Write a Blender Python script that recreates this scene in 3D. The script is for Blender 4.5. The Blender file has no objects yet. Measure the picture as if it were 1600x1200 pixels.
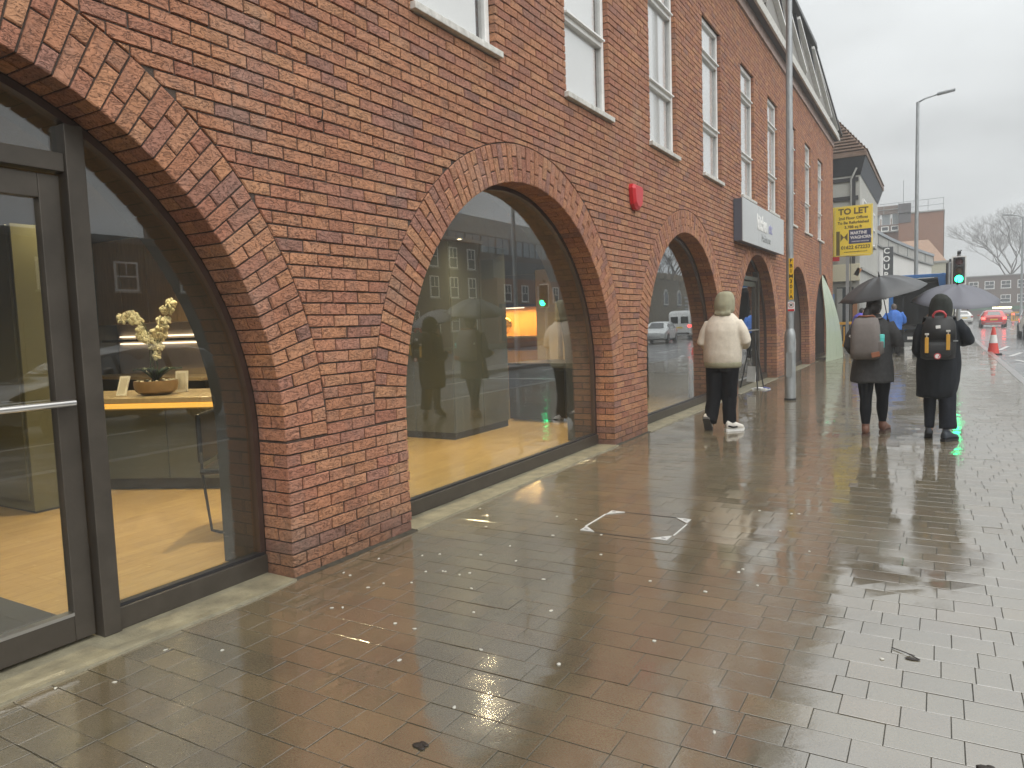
import bpy, bmesh, math, random
from mathutils import Vector, Matrix, noise
from mathutils.geometry import tessellate_polygon
PI = math.pi
S = bpy.context.scene
C = S.collection
R = random.Random(11)
rad = math.radians

# ------------------------------------------------------------------ camera
F_PX = 1137.26
CAM = Vector((3.305, 0.0, 1.47))
CR = Vector((0.8624946, 0.5049209, -0.0340288))
CU = Vector((-0.0116249, 0.0869916, 0.9961412))
CW = Vector((-0.5059328, 0.8587708, -0.0808994))
cd = bpy.data.cameras.new('camera')
cam = bpy.data.objects.new('camera', cd)
C.objects.link(cam)
cd.sensor_fit = 'HORIZONTAL'
cd.sensor_width = 36.0
cd.lens = F_PX / 1600.0 * 36.0
cd.clip_start = 0.05
cd.clip_end = 2000
mw = Matrix.Identity(4)
for i in range(3):
    mw[i][0] = CR[i]; mw[i][1] = CU[i]; mw[i][2] = -CW[i]; mw[i][3] = CAM[i]
cam.matrix_world = mw
S.camera = cam

# ------------------------------------------------------------------ world: even overcast sky
SUN_EL, SUN_AZ = 52.0, 112.0           # azimuth measured from +Y towards +X
W = bpy.data.worlds.new('World')
S.world = W
W.use_nodes = True
nt = W.node_tree
nt.nodes.clear()
def wn(t, **k):
    n = nt.nodes.new(t)
    for a, b in k.items(): setattr(n, a, b)
    return n
def wmath(op, a, b=None, c=None):
    n = wn('ShaderNodeMath', operation=op)
    for i, v in enumerate((a, b, c)):
        if v is None: continue
        if isinstance(v, (int, float)): n.inputs[i].default_value = v
        else: nt.links.new(v, n.inputs[i])
    return n.outputs[0]
sky = wn('ShaderNodeTexSky', sky_type='NISHITA', sun_disc=False, sun_elevation=rad(SUN_EL), sun_rotation=rad(SUN_AZ))
hsv = wn('ShaderNodeHueSaturation')
hsv.inputs['Saturation'].default_value = 0.12
nt.links.new(sky.outputs[0], hsv.inputs['Color'])
tc = wn('ShaderNodeTexCoord')
sep = wn('ShaderNodeSeparateXYZ')
nt.links.new(tc.outputs['Generated'], sep.inputs[0])
zc_ = wmath('MAXIMUM', sep.outputs[2], 0.0)
# cloud deck: project the view direction on a flat layer so the clouds shrink towards the horizon
dv = wmath('ADD', zc_, 0.16)
comb = wn('ShaderNodeCombineXYZ')
nt.links.new(wmath('DIVIDE', sep.outputs[0], dv), comb.inputs[0])
nt.links.new(wmath('DIVIDE', sep.outputs[1], dv), comb.inputs[1])
nz = wn('ShaderNodeTexNoise')
nz.inputs['Scale'].default_value = .8
nz.inputs['Detail'].default_value = 5.0
nz.inputs['Roughness'].default_value = 0.5
nt.links.new(comb.outputs[0], nz.inputs['Vector'])
cl = wmath('MULTIPLY_ADD', wmath('SUBTRACT', nz.outputs['Fac'], 0.5), 1.15, 1.0)
SKY_H, SKY_G = 5.45, 2.0               # horizon level and the rise towards the zenith (overcast law)
lum = wmath('MULTIPLY', wmath('MULTIPLY', wmath('MULTIPLY_ADD', zc_, SKY_G, 1.0), SKY_H), cl)
grey = wn('ShaderNodeVectorMath', operation='SCALE')
grey.inputs[0].default_value = (0.955, 0.99, 1.0)
nt.links.new(lum, grey.inputs['Scale'])
mx = wn('ShaderNodeMixRGB')
mx.inputs[0].default_value = 0.96
nt.links.new(hsv.outputs[0], mx.inputs[1])
nt.links.new(grey.outputs[0], mx.inputs[2])
bg = wn('ShaderNodeBackground')
bg.inputs['Strength'].default_value = 0.0545
nt.links.new(mx.outputs[0], bg.inputs['Color'])
wo = wn('ShaderNodeOutputWorld')
nt.links.new(bg.outputs[0], wo.inputs['Surface'])

# ------------------------------------------------------------------ sun behind the cloud (very soft)
sl = bpy.data.lights.new('sun', 'SUN')
sl.energy = 1.5
sl.angle = rad(80)
sl.color = (1.0, 0.965, 0.91)
so = bpy.data.objects.new('sun', sl)
C.objects.link(so)
sd = Vector((math.sin(rad(SUN_AZ)) * math.cos(rad(SUN_EL)), math.cos(rad(SUN_AZ)) * math.cos(rad(SUN_EL)), math.sin(rad(SUN_EL))))
so.rotation_euler = (-sd).to_track_quat('-Z', 'Y').to_euler()
so.location = (20, -10, 40)

S.view_settings.view_transform = 'Standard'
S.view_settings.look = 'None'
S.view_settings.exposure = 0.8
S.view_settings.gamma = 1.0
S.view_settings.use_curve_mapping = False
S.render.engine = 'CYCLES'
S.cycles.use_denoising = True
try: S.cycles.denoiser = 'OPENIMAGEDENOISE'
except Exception: pass
S.cycles.max_bounces = 10
S.cycles.transparent_max_bounces = 24
S.cycles.glossy_bounces = 5
S.cycles.diffuse_bounces = 4
S.cycles.volume_bounces = 1
S.cycles.sample_clamp_indirect = 6.0
S.cycles.caustics_reflective = False
S.cycles.caustics_refractive = False
S.cycles.volume_step_rate = 4.0

# ------------------------------------------------------------------ materials
def srgb(r, g, b):
    f = lambda v: (v / 255 / 12.92) if v <= 10 else ((v / 255 + 0.055) / 1.055) ** 2.4
    return (f(r), f(g), f(b))
MATS = {}
def mat(name, col, rough=0.6, var=0.0, vscale=8.0, metal=0.0, bump=0.0, bscale=60.0, spec=0.5, coat=0.0, coat_r=0.1,
        emit=0.0, ecol=None, wet=0.0, stretch=(1, 1, 1), col2=None, sss=0):
    m = bpy.data.materials.new(name)
    m.use_nodes = True
    t = m.node_tree
    b = t.nodes['Principled BSDF']
    b.inputs['Base Color'].default_value = (*col, 1)
    b.inputs['Roughness'].default_value = rough
    b.inputs['Metallic'].default_value = metal
    b.inputs['Specular IOR Level'].default_value = spec
    b.inputs['Coat Weight'].default_value = coat
    b.inputs['Coat Roughness'].default_value = coat_r
    if emit:
        b.inputs['Emission Color'].default_value = (*(ecol or col), 1)
        b.inputs['Emission Strength'].default_value = emit
    geo = None
    if var or bump:
        geo = t.nodes.new('ShaderNodeNewGeometry')
        mp = t.nodes.new('ShaderNodeMapping')
        mp.inputs['Scale'].default_value = stretch
        t.links.new(geo.outputs['Position'], mp.inputs['Vector'])
    if var:
        n = t.nodes.new('ShaderNodeTexNoise')
        n.inputs['Scale'].default_value = vscale
        n.inputs['Detail'].default_value = 6
        n.inputs['Roughness'].default_value = 0.62
        t.links.new(mp.outputs[0], n.inputs['Vector'])
        cr = t.nodes.new('ShaderNodeValToRGB')
        cr.color_ramp.elements[0].position = 0.3
        cr.color_ramp.elements[1].position = 0.72
        a = col2 or tuple(c * (1 - var) for c in col)
        cr.color_ramp.elements[0].color = (*a, 1)
        cr.color_ramp.elements[1].color = (*(min(1, c * (1 + var * (0.6 if not col2 else 0.1))) for c in col), 1)
        t.links.new(n.outputs['Fac'], cr.inputs[0])
        t.links.new(cr.outputs[0], b.inputs['Base Color'])
        rr = t.nodes.new('ShaderNodeMapRange')
        rr.inputs['To Min'].default_value = max(0.02, rough - 0.12)
        rr.inputs['To Max'].default_value = min(1, rough + 0.1)
        t.links.new(n.outputs['Fac'], rr.inputs['Value'])
        t.links.new(rr.outputs[0], b.inputs['Roughness'])
    if bump:
        n2 = t.nodes.new('ShaderNodeTexNoise')
        n2.inputs['Scale'].default_value = bscale
        n2.inputs['Detail'].default_value = 5
        t.links.new(mp.outputs[0], n2.inputs['Vector'])
        bp = t.nodes.new('ShaderNodeBump')
        bp.inputs['Strength'].default_value = bump
        bp.inputs['Distance'].default_value = 0.01
        t.links.new(n2.outputs['Fac'], bp.inputs['Height'])
        t.links.new(bp.outputs[0], b.inputs['Normal'])
    MATS[name] = m
    return m

def rnd_socket(t):
    """a random number per brick: face attribute of the joined ones plus the object's own"""
    at = t.nodes.new('ShaderNodeAttribute'); at.attribute_name = 'rnd'
    oi = t.nodes.new('ShaderNodeObjectInfo')
    ad = t.nodes.new('ShaderNodeMath'); ad.operation = 'ADD'
    t.links.new(at.outputs['Fac'], ad.inputs[0]); t.links.new(oi.outputs['Random'], ad.inputs[1])
    fr = t.nodes.new('ShaderNodeMath'); fr.operation = 'FRACT'
    t.links.new(ad.outputs[0], fr.inputs[0])
    return fr.outputs[0]

def ramp(t, fac, stops, interp='LINEAR'):
    cr = t.nodes.new('ShaderNodeValToRGB')
    cr.color_ramp.interpolation = interp
    e = cr.color_ramp.elements
    e[0].position, e[0].color = stops[0][0], (*stops[0][1], 1)
    e[1].position, e[1].color = stops[-1][0], (*stops[-1][1], 1)
    for p, c in stops[1:-1]:
        k = e.new(p); k.color = (*c, 1)
    if fac is not None: t.links.new(fac, cr.inputs[0])
    return cr.outputs[0]
def noise_node(t, vec, scale, detail=4, rough=0.55):
    n = t.nodes.new('ShaderNodeTexNoise')
    n.inputs['Scale'].default_value = scale
    n.inputs['Detail'].default_value = detail
    n.inputs['Roughness'].default_value = rough
    if vec is not None: t.links.new(vec, n.inputs['Vector'])
    return n.outputs['Fac']
def mixc(t, fac, a, b, mode='MIX'):
    n = t.nodes.new('ShaderNodeMixRGB'); n.blend_type = mode
    for i, v in ((0, fac), (1, a), (2, b)):
        if isinstance(v, (int, float)): n.inputs[i].default_value = v
        elif isinstance(v, tuple): n.inputs[i].default_value = (*v, 1)
        else: t.links.new(v, n.inputs[i])
    return n.outputs[0]
def mapr(t, v, a, b, c, d):
    n = t.nodes.new('ShaderNodeMapRange')
    for i, x in zip((1, 2, 3, 4), (a, b, c, d)): n.inputs[i].default_value = x
    t.links.new(v, n.inputs[0])
    return n.outputs[0]
def mathn(t, op, a, b):
    n = t.nodes.new('ShaderNodeMath'); n.operation = op
    for i, v in ((0, a), (1, b)):
        if isinstance(v, (int, float)): n.inputs[i].default_value = v
        else: t.links.new(v, n.inputs[i])
    return n.outputs[0]

def brick_material(name, bright=1.0):
    m = bpy.data.materials.new(name); m.use_nodes = True
    t = m.node_tree; b = t.nodes['Principled BSDF']
    geo = t.nodes.new('ShaderNodeNewGeometry'); pos = geo.outputs['Position']
    r = rnd_socket(t)
    s = lambda c: (c[0] * .97, min(1, c[1] * 1.44), min(1, c[2] * 1.62))
    base = ramp(t, r, [(0.0, s((.44, .135, .070))), (0.2, s((.50, .165, .080))), (0.36, s((.39, .115, .068))), (0.5, s((.47, .150, .080))),
                       (0.64, s((.51, .178, .088))), (0.80, s((.43, .138, .080))), (0.93, s((.38, .124, .080))), (0.972, s((.32, .115, .080))), (1.0, s((.45, .150, .080)))])
    r2 = mathn(t, 'FRACT', mathn(t, 'MULTIPLY', r, 13.7), 0.0)
    base = mixc(t, 1.0, base, ramp(t, r2, [(0.0, (.96, .96, .96)), (1.0, (1.10, 1.10, 1.10))]), 'MULTIPLY')
    # fired blushes inside one brick, grit and creases
    n1 = noise_node(t, pos, 9.0, 5, .6)
    base = mixc(t, mapr(t, n1, .52, .76, 0, .42), base, s((.24, .108, .082)))
    n2 = noise_node(t, pos, 55.0, 5, .65)
    base = mixc(t, 1.0, base, ramp(t, n2, [(0.25, (.62, .60, .58)), (0.5, (1, 1, 1)), (0.78, (1.22, 1.2, 1.18))]), 'MULTIPLY')
    vo = t.nodes.new('ShaderNodeTexNoise'); vo.inputs['Scale'].default_value = 17; vo.inputs['Detail'].default_value = 3; vo.inputs['Distortion'].default_value = 2.2
    mp = t.nodes.new('ShaderNodeMapping'); mp.inputs['Scale'].default_value = (1, .55, 1.7)
    t.links.new(pos, mp.inputs[0]); t.links.new(mp.outputs[0], vo.inputs['Vector'])
    crease = mapr(t, vo.outputs['Fac'], .47, .50, 0, 1)
    crease2 = mapr(t, vo.outputs['Fac'], .50, .53, 1, 0)
    cz = mathn(t, 'MULTIPLY', crease, crease2)
    base = mixc(t, mathn(t, 'MULTIPLY', cz, .5), base, (.09, .045, .035))
    n3 = noise_node(t, pos, 1.6, 4, .6)
    base = mixc(t, mapr(t, n3, .55, .8, 0, .30), base, s((.52, .30, .22)))
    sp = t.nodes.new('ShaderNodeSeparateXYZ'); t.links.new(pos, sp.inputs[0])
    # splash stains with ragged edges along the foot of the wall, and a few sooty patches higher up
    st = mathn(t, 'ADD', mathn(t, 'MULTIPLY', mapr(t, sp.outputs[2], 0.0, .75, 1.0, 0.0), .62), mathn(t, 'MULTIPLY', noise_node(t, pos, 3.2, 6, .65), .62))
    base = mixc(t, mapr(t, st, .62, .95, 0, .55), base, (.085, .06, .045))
    mps = t.nodes.new('ShaderNodeMapping'); mps.inputs['Scale'].default_value = (1, 1, .12); t.links.new(pos, mps.inputs[0])
    base = mixc(t, mapr(t, noise_node(t, mps.outputs[0], 4.5, 4, .6), .56, .78, 0, .34), base, (.13, .072, .055))     # rain runs
    base = mixc(t, mapr(t, noise_node(t, pos, .8, 6, .65), .58, .78, 0, .38), base, (.15, .075, .055))
    t.links.new(base, b.inputs['Base Color'])
    b.inputs['Roughness'].default_value = .82
    b.inputs['Specular IOR Level'].default_value = .35
    h = mathn(t, 'ADD', mathn(t, 'MULTIPLY', n2, .5), mathn(t, 'MULTIPLY', cz, -.6))
    h = mathn(t, 'ADD', h, mathn(t, 'MULTIPLY', noise_node(t, pos, 22, 3), .9))
    bp = t.nodes.new('ShaderNodeBump'); bp.inputs['Strength'].default_value = .95; bp.inputs['Distance'].default_value = .009
    t.links.new(h, bp.inputs['Height']); t.links.new(bp.outputs[0], b.inputs['Normal'])
    MATS[name] = m
    return m

def paver_material(name, joint=False, road=False):
    m = bpy.data.materials.new(name); m.use_nodes = True
    t = m.node_tree; b = t.nodes['Principled BSDF']
    geo = t.nodes.new('ShaderNodeNewGeometry'); pos = geo.outputs['Position']
    if road:
        base = ramp(t, noise_node(t, pos, .35, 4), [(0.3, (.075, .076, .078)), (0.7, (.115, .115, .114))])
    elif joint:
        base = ramp(t, noise_node(t, pos, 30, 4), [(0.3, (.030, .027, .020)), (0.7, (.065, .058, .044))])
    else:
        r = rnd_socket(t)
        base = ramp(t, r, [(0.0, (.170, .136, .096)), (.18, (.182, .146, .105)), (.34, (.158, .126, .090)), (.5, (.174, .139, .100)), (.62, (.192, .146, .104)),
                           (.74, (.164, .134, .100)), (.86, (.172, .130, .094)), (.93, (.205, .158, .104)), (.97, (.182, .135, .10)), (1.0, (.160, .128, .093))])
    n2 = noise_node(t, pos, 130 if not road else 60, 3, .7)
    base = mixc(t, 1.0, base, ramp(t, n2, [(0.25, (.70, .69, .67)), (.5, (1, 1, 1)), (.8, (1.35, 1.33, 1.28))]), 'MULTIPLY')
    n3 = noise_node(t, pos, 2.3, 5, .6)
    base = mixc(t, 1.0, base, ramp(t, n3, [(0.25, (.62, .63, .52)), (.75, (.90, .92, .73))] if not road else [(0.25, (.84, .84, .84)), (.75, (1.13, 1.12, 1.10))]), 'MULTIPLY')
    t.links.new(base, b.inputs['Base Color'])
    b.inputs['Roughness'].default_value = .5
    # the film of rain water: smooth pools and thinner, rougher patches between
    film = noise_node(t, pos, 1.05, 4, .55)
    fine = noise_node(t, pos, 9.0, 3, .5)
    fm = mathn(t, 'ADD', mathn(t, 'MULTIPLY', film, .75), mathn(t, 'MULTIPLY', fine, .25))
    b.inputs['Coat Weight'].default_value = .12 if joint else 1.0
    b.inputs['Coat IOR'].default_value = 3.75
    t.links.new(mapr(t, fm, .40, .60, .13 if not road else .26, .03 if not road else .09), b.inputs['Coat Roughness'])
    bp = t.nodes.new('ShaderNodeBump'); bp.inputs['Strength'].default_value = .5; bp.inputs['Distance'].default_value = .004
    t.links.new(n2, bp.inputs['Height']); t.links.new(bp.outputs[0], b.inputs['Normal'])
    cb = t.nodes.new('ShaderNodeBump'); cb.inputs['Distance'].default_value = .0011
    t.links.new(mapr(t, fm, .40, .58, .85, .10), cb.inputs['Strength'])
    hh = mathn(t, 'ADD', mathn(t, 'MULTIPLY', noise_node(t, pos, 14, 2), .9), mathn(t, 'MULTIPLY', n2, .30))
    t.links.new(hh, cb.inputs['Height']); t.links.new(cb.outputs[0], b.inputs['Coat Normal'])
    MATS[name] = m
    return m

def glass_material(name, f0=.075, tint=(.93, .96, .95), rough=0.0, power=5):
    m = bpy.data.materials.new(name); m.use_nodes = True
    t = m.node_tree; t.nodes.clear()
    out = t.nodes.new('ShaderNodeOutputMaterial')
    lw = t.nodes.new('ShaderNodeLayerWeight'); lw.inputs['Blend'].default_value = .5
    p = mathn(t, 'POWER', lw.outputs['Facing'], power)
    fac = mathn(t, 'ADD', mathn(t, 'MULTIPLY', p, 1 - f0), f0)
    tr = t.nodes.new('ShaderNodeBsdfTransparent'); tr.inputs[0].default_value = (*tint, 1)
    gl = t.nodes.new('ShaderNodeBsdfGlossy'); gl.inputs['Roughness'].default_value = rough
    gl.inputs['Color'].default_value = (.97, .98, 1, 1)
    mx = t.nodes.new('ShaderNodeMixShader')
    t.links.new(fac, mx.inputs[0]); t.links.new(tr.outputs[0], mx.inputs[1]); t.links.new(gl.outputs[0], mx.inputs[2])
    t.links.new(mx.outputs[0], out.inputs[0])
    MATS[name] = m
    return m

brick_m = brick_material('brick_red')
paver_m = paver_material('wet_paver')
joint_m = paver_material('wet_joint', joint=True)
road_m = paver_material('wet_asphalt', road=True)
glass_m = glass_material('shop_glass', .085, power=3.4, tint=(.93, .955, .95))
upglass_m = glass_material('window_glass', .10, tint=(.985, .985, .98))
mortar_m = mat('mortar', (.088, .064, .051), .9, var=.35, vscale=30, bump=.5, bscale=120)
bronze_m = mat('bronze_frame', (.075, .064, .052), .42, var=.22, vscale=5, metal=.3, bump=.04, bscale=300)
dark_m = mat('dark_metal', (.022, .022, .024), .45, var=.2, vscale=6)
black_m = mat('black', (.012, .012, .013), .55)
galv_m = mat('galvanised', (.36, .38, .39), .46, var=.25, vscale=14, metal=.55, stretch=(1, 1, .3), bump=.03, bscale=90)
white_m = mat('white_paint', (.84, .84, .82), .45, var=.10, vscale=10)
white2_m = mat('weathered_white', (.72, .71, .67), .55, var=.28, vscale=14, col2=(.42, .41, .37))
concrete_m = mat('concrete_strip', (.29, .265, .18), .6, var=.4, vscale=7, bump=.5, bscale=90, col2=(.15, .135, .095), coat=.4, coat_r=.25)
wood_floor_m = None
def plank_floor(name):
    m = bpy.data.materials.new(name); m.use_nodes = True
    t = m.node_tree; b = t.nodes['Principled BSDF']
    geo = t.nodes.new('ShaderNodeNewGeometry'); pos = geo.outputs['Position']
    mp = t.nodes.new('ShaderNodeMapping'); mp.inputs['Rotation'].default_value = (0, 0, rad(90)); t.links.new(pos, mp.inputs[0])
    br = t.nodes.new('ShaderNodeTexBrick'); br.inputs['Scale'].default_value = 1.0
    br.inputs['Brick Width'].default_value = .9; br.inputs['Row Height'].default_value = .12; br.inputs['Mortar Size'].default_value = .0015
    br.inputs['Color1'].default_value = (.43, .30, .125, 1); br.inputs['Color2'].default_value = (.37, .25, .10, 1); br.inputs['Mortar'].default_value = (.16, .09, .04, 1)
    t.links.new(mp.outputs[0], br.inputs['Vector'])
    mp2 = t.nodes.new('ShaderNodeMapping'); mp2.inputs['Scale'].default_value = (14, 1.2, 1); t.links.new(pos, mp2.inputs[0])
    g = noise_node(t, mp2.outputs[0], 4, 6, .65)
    c = mixc(t, 1.0, br.outputs[0], ramp(t, g, [(0.25, (.75, .73, .7)), (.75, (1.2, 1.2, 1.18))]), 'MULTIPLY')
    t.links.new(c, b.inputs['Base Color']); b.inputs['Roughness'].default_value = .33
    return m
wood_floor_m = plank_floor('plank_floor')

# ------------------------------------------------------------------ mesh helpers
class MB:
    def __init__(s): s.v = []; s.f = []; s.r = []
    def add(s, vs, fs, M=None, rnd=None):
        o = len(s.v)
        if M is not None: vs = [M @ Vector(p) for p in vs]
        s.v.extend([tuple(p) for p in vs])
        for f in fs:
            s.f.append(tuple(o + i for i in f)); s.r.append(0.0 if rnd is None else rnd)
        return s
    def box(s, c, d, M=None, rot=None, bev=0.0, rnd=None):
        x, y, z = (k / 2 for k in d)
        if bev <= 0:
            vs = [(sx * x, sy * y, sz * z) for sx in (-1, 1) for sy in (-1, 1) for sz in (-1, 1)]
            fs = [(0, 1, 3, 2), (4, 6, 7, 5), (0, 4, 5, 1), (2, 3, 7, 6), (0, 2, 6, 4), (1, 5, 7, 3)]
        else:
            bm = bmesh.new(); bmesh.ops.create_cube(bm, size=1)
            for v in bm.verts: v.co = Vector((v.co.x * d[0], v.co.y * d[1], v.co.z * d[2]))
            bmesh.ops.bevel(bm, geom=list(bm.edges), offset=bev, segments=2, affect='EDGES', profile=.5)
            bm.verts.index_update()
            vs = [v.co.copy() for v in bm.verts]; fs = [tuple(v.index for v in f.verts) for f in bm.faces]
            bm.free()
        T = Matrix.Translation(Vector(c))
        if rot is not None: T = T @ rot.to_4x4()
        if M is not None: T = M @ T
        return s.add(vs, fs, T, rnd)
    def loft(s, rings, cap=True, M=None, closed=True):
        n = len(rings[0]); vs = [p for r in rings for p in r]; fs = []
        for i in range(len(rings) - 1):
            for j in range(n if closed else n - 1):
                k = (j + 1) % n
                fs.append((i * n + j, i * n + k, (i + 1) * n + k, (i + 1) * n + j))
        if cap and closed:
            fs.append(tuple(range(n - 1, -1, -1))); b = (len(rings) - 1) * n
            fs.append(tuple(b + j for j in range(n)))
        return s.add(vs, fs, M)
    def tube(s, pts, r, n=8, M=None, ry=None, ref=None, cap=True):
        pts = [Vector(p) for p in pts]; m = len(pts)
        rs = r if isinstance(r, (list, tuple)) else [r] * m
        rys = ry if isinstance(ry, (list, tuple)) else ([ry] * m if ry else rs)
        a = None; rings = []
        for i, p in enumerate(pts):
            t = ((pts[min(i + 1, m - 1)] - p).normalized() + (p - pts[max(i - 1, 0)]).normalized())
            t = t.normalized() if t.length > 1e-6 else Vector((0, 0, 1))
            if a is None:
                rf = Vector(ref) if ref is not None else (Vector((1, 0, 0)) if abs(t.x) < .8 else Vector((0, 0, 1)))
                a = rf
            a = (a - t * a.dot(t)).normalized(); b = t.cross(a)
            rings.append([p + a * rs[i] * math.cos(2 * PI * j / n) + b * rys[i] * math.sin(2 * PI * j / n) for j in range(n)])
        return s.loft(rings, cap, M)
    def lathe(s, prof, n=20, M=None, cap=True):
        rings = [[(r * math.cos(2 * PI * j / n), r * math.sin(2 * PI * j / n), z) for j in range(n)] for r, z in prof]
        return s.loft(rings, cap, M)
    def prism(s, poly, h, M=None):
        """poly in XY, extruded 0..h along Z"""
        n = len(poly)
        vs = [(x, y, 0) for x, y in poly] + [(x, y, h) for x, y in poly]
        fs = [tuple(range(n - 1, -1, -1)), tuple(range(n, 2 * n))] + [(i, (i + 1) % n, n + (i + 1) % n, n + i) for i in range(n)]
        return s.add(vs, fs, M)
    def ball(s, c, r, n=12, m=8, M=None):
        rx, ry, rz = r if isinstance(r, (tuple, list)) else (r, r, r)
        rings = []
        for i in range(m + 1):
            th = PI * i / m; q = max(math.sin(th), .02)
            rings.append([(c[0] + rx * q * math.cos(2 * PI * j / n), c[1] + ry * q * math.sin(2 * PI * j / n), c[2] - rz * math.cos(th)) for j in range(n)])
        return s.loft(rings, True, M)
    def mesh(s, name, m=None, smooth=False, rnd=False):
        me = bpy.data.meshes.new(name)
        me.from_pydata(s.v, [], s.f)
        if rnd:
            at = me.attributes.new('rnd', 'FLOAT', 'FACE'); at.data.foreach_set('value', s.r)
        if m is not None: me.materials.append(m)
        if smooth: me.polygons.foreach_set('use_smooth', [True] * len(me.polygons))
        me.update()
        return me
    def build(s, name, m=None, parent=None, smooth=False, rnd=False, kind=None, loc=None, auto=None):
        o = bpy.data.objects.new(name, s.mesh(name, m, smooth or auto is not None, rnd))
        C.objects.link(o)
        if parent is not None: o.parent = parent
        if kind: o['kind'] = kind
        if loc is not None: o.location = loc
        if auto is not None:
            bm = bmesh.new(); bm.from_mesh(o.data)
            bmesh.ops.recalc_face_normals(bm, faces=bm.faces)
            for e in bm.edges:
                if len(e.link_faces) == 2 and e.calc_face_angle(0) > rad(auto): e.smooth = False
            bm.to_mesh(o.data); bm.free()
        return o
def fix_normals(o):
    bm = bmesh.new(); bm.from_mesh(o.data); bmesh.ops.recalc_face_normals(bm, faces=bm.faces); bm.to_mesh(o.data); bm.free(); return o
def thing(name, label, cat, loc=(0, 0, 0), rz=0, group=None, rot=None):
    o = bpy.data.objects.new(name, None); C.objects.link(o)
    o.location = loc; o.rotation_euler = rot or (0, 0, rz); o.empty_display_size = .1
    o['label'] = label; o['category'] = cat
    if group: o['group'] = group
    return o
def tag(o, label, cat, group=None):
    o['label'] = label; o['category'] = cat
    if group: o['group'] = group
    return o
def copy_tree(o, parent=None):
    kids = list(o.children)
    c = o.copy(); C.objects.link(c)
    if parent is not None: c.parent = parent
    for k in kids: copy_tree(k, c)
    return c
def text(name, body, size, m, parent, M, ext=.002, align='CENTER', bold=0.0, shear=0.0, sx=1.0):
    cu = bpy.data.curves.new('text', 'FONT'); cu.body = body; cu.size = size; cu.extrude = ext; cu.align_x = align; cu.align_y = 'CENTER'
    cu.offset = bold; cu.shear = shear; cu.resolution_u = 3
    tmp = bpy.data.objects.new('tmp', cu); C.objects.link(tmp)
    dg = bpy.context.evaluated_depsgraph_get(); dg.update()
    me = bpy.data.meshes.new_from_object(tmp.evaluated_get(dg))
    bpy.data.objects.remove(tmp); bpy.data.curves.remove(cu)
    me.transform(M @ Matrix.Diagonal((sx, 1, 1, 1)))
    me.materials.clear(); me.materials.append(m)
    o = bpy.data.objects.new(name, me); C.objects.link(o)
    if parent is not None: o.parent = parent
    return o
# text frames: facing -Y (towards the camera side) and facing +X (out of the shop wall)
FACE_MY = Matrix(((1, 0, 0, 0), (0, 0, -1, 0), (0, 1, 0, 0), (0, 0, 0, 1)))
FACE_PX = Matrix(((0, 0, 1, 0), (1, 0, 0, 0), (0, 1, 0, 0), (0, 0, 0, 1)))
def T(x, y, z): return Matrix.Translation((x, y, z))
def px_size(p, area=1.0):
    v = Vector(p) - CAM; z = v.dot(CW)
    if z < .2: return 0
    x = F_PX * v.dot(CR) / z; y = F_PX * v.dot(CU) / z
    if abs(x) > 830 or abs(y) > 630: return 0
    return area / (z * z)

# ================================================================== SETTING: ground
RAMP_Y, RAMP = 30.0, 0.0
def gz(y): return max(0.0, (y - RAMP_Y) * RAMP)
KX0, KX1 = 4.70, 4.86                       # kerb
def strip(name, x0, x1, ys, z, m, kind='structure', parent=None, skirt=0.0):
    b = MB()
    vs = []
    for y in ys:
        vs += [(x0, y, z + gz(y)), (x1, y, z + gz(y))]
    fs = [(2 * i, 2 * i + 1, 2 * i + 3, 2 * i + 2) for i in range(len(ys) - 1)]
    b.add(vs, fs)
    return b.build(name, m, parent, kind=kind)
YS = [-14, 0, 10, 20, 30, 45, 60, 90, 130, 260]
gnd = MB()
for i in range(len(YS) - 1):
    gnd.add([(-420, YS[i], -.16 + gz(YS[i])), (420, YS[i], -.16 + gz(YS[i])), (420, YS[i + 1], -.16 + gz(YS[i + 1])), (-420, YS[i + 1], -.16 + gz(YS[i + 1]))], [(0, 1, 2, 3)])
gnd.add([(-420, -160, -.16), (420, -160, -.16), (420, -14, -.16), (-420, -14, -.16)], [(0, 1, 2, 3)])
gnd.build('ground', mat('ground_earth', (.10, .095, .085), .8, var=.3, vscale=.5), kind='structure')
road = strip('road', KX1 + .001, 22, YS, -.115, road_m)
pavement = strip('pavement', -9, KX0 + .001, YS, -.0050, joint_m)
far_pav = strip('far_pavement', 22, 34, YS, -.01, joint_m)
kerb_m = mat('kerb_stone', (.27, .26, .25), .35, var=.25, vscale=4, coat=.8, coat_r=.15, bump=.2, bscale=120)
kerb = thing('kerb', 'k', 'k'); del kerb['label']; del kerb['category']; kerb['kind'] = 'structure'
y = -3.0
kb = None
rest = MB()
while y < 120:
    L = .914
    if y < 60:
        b = MB(); b.box((0, L / 2 - .004, -.07), (KX1 - KX0, L - .008, .15), bev=.012)
        if kb is None: kb = b.mesh('kerb_stone', kerb_m)
        o = bpy.data.objects.new('kerb_stone', kb); C.objects.link(o); o.parent = kerb
        o.location = ((KX0 + KX1) / 2, y, gz(y) + R.uniform(-.002, .002))
    else:
        rest.box(((KX0 + KX1) / 2, y + L / 2, -.07 + gz(y)), (KX1 - KX0, L - .008, .15))
    y += L
rest.build('kerb_stone', kerb_m, kerb, kind='stuff')

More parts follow.
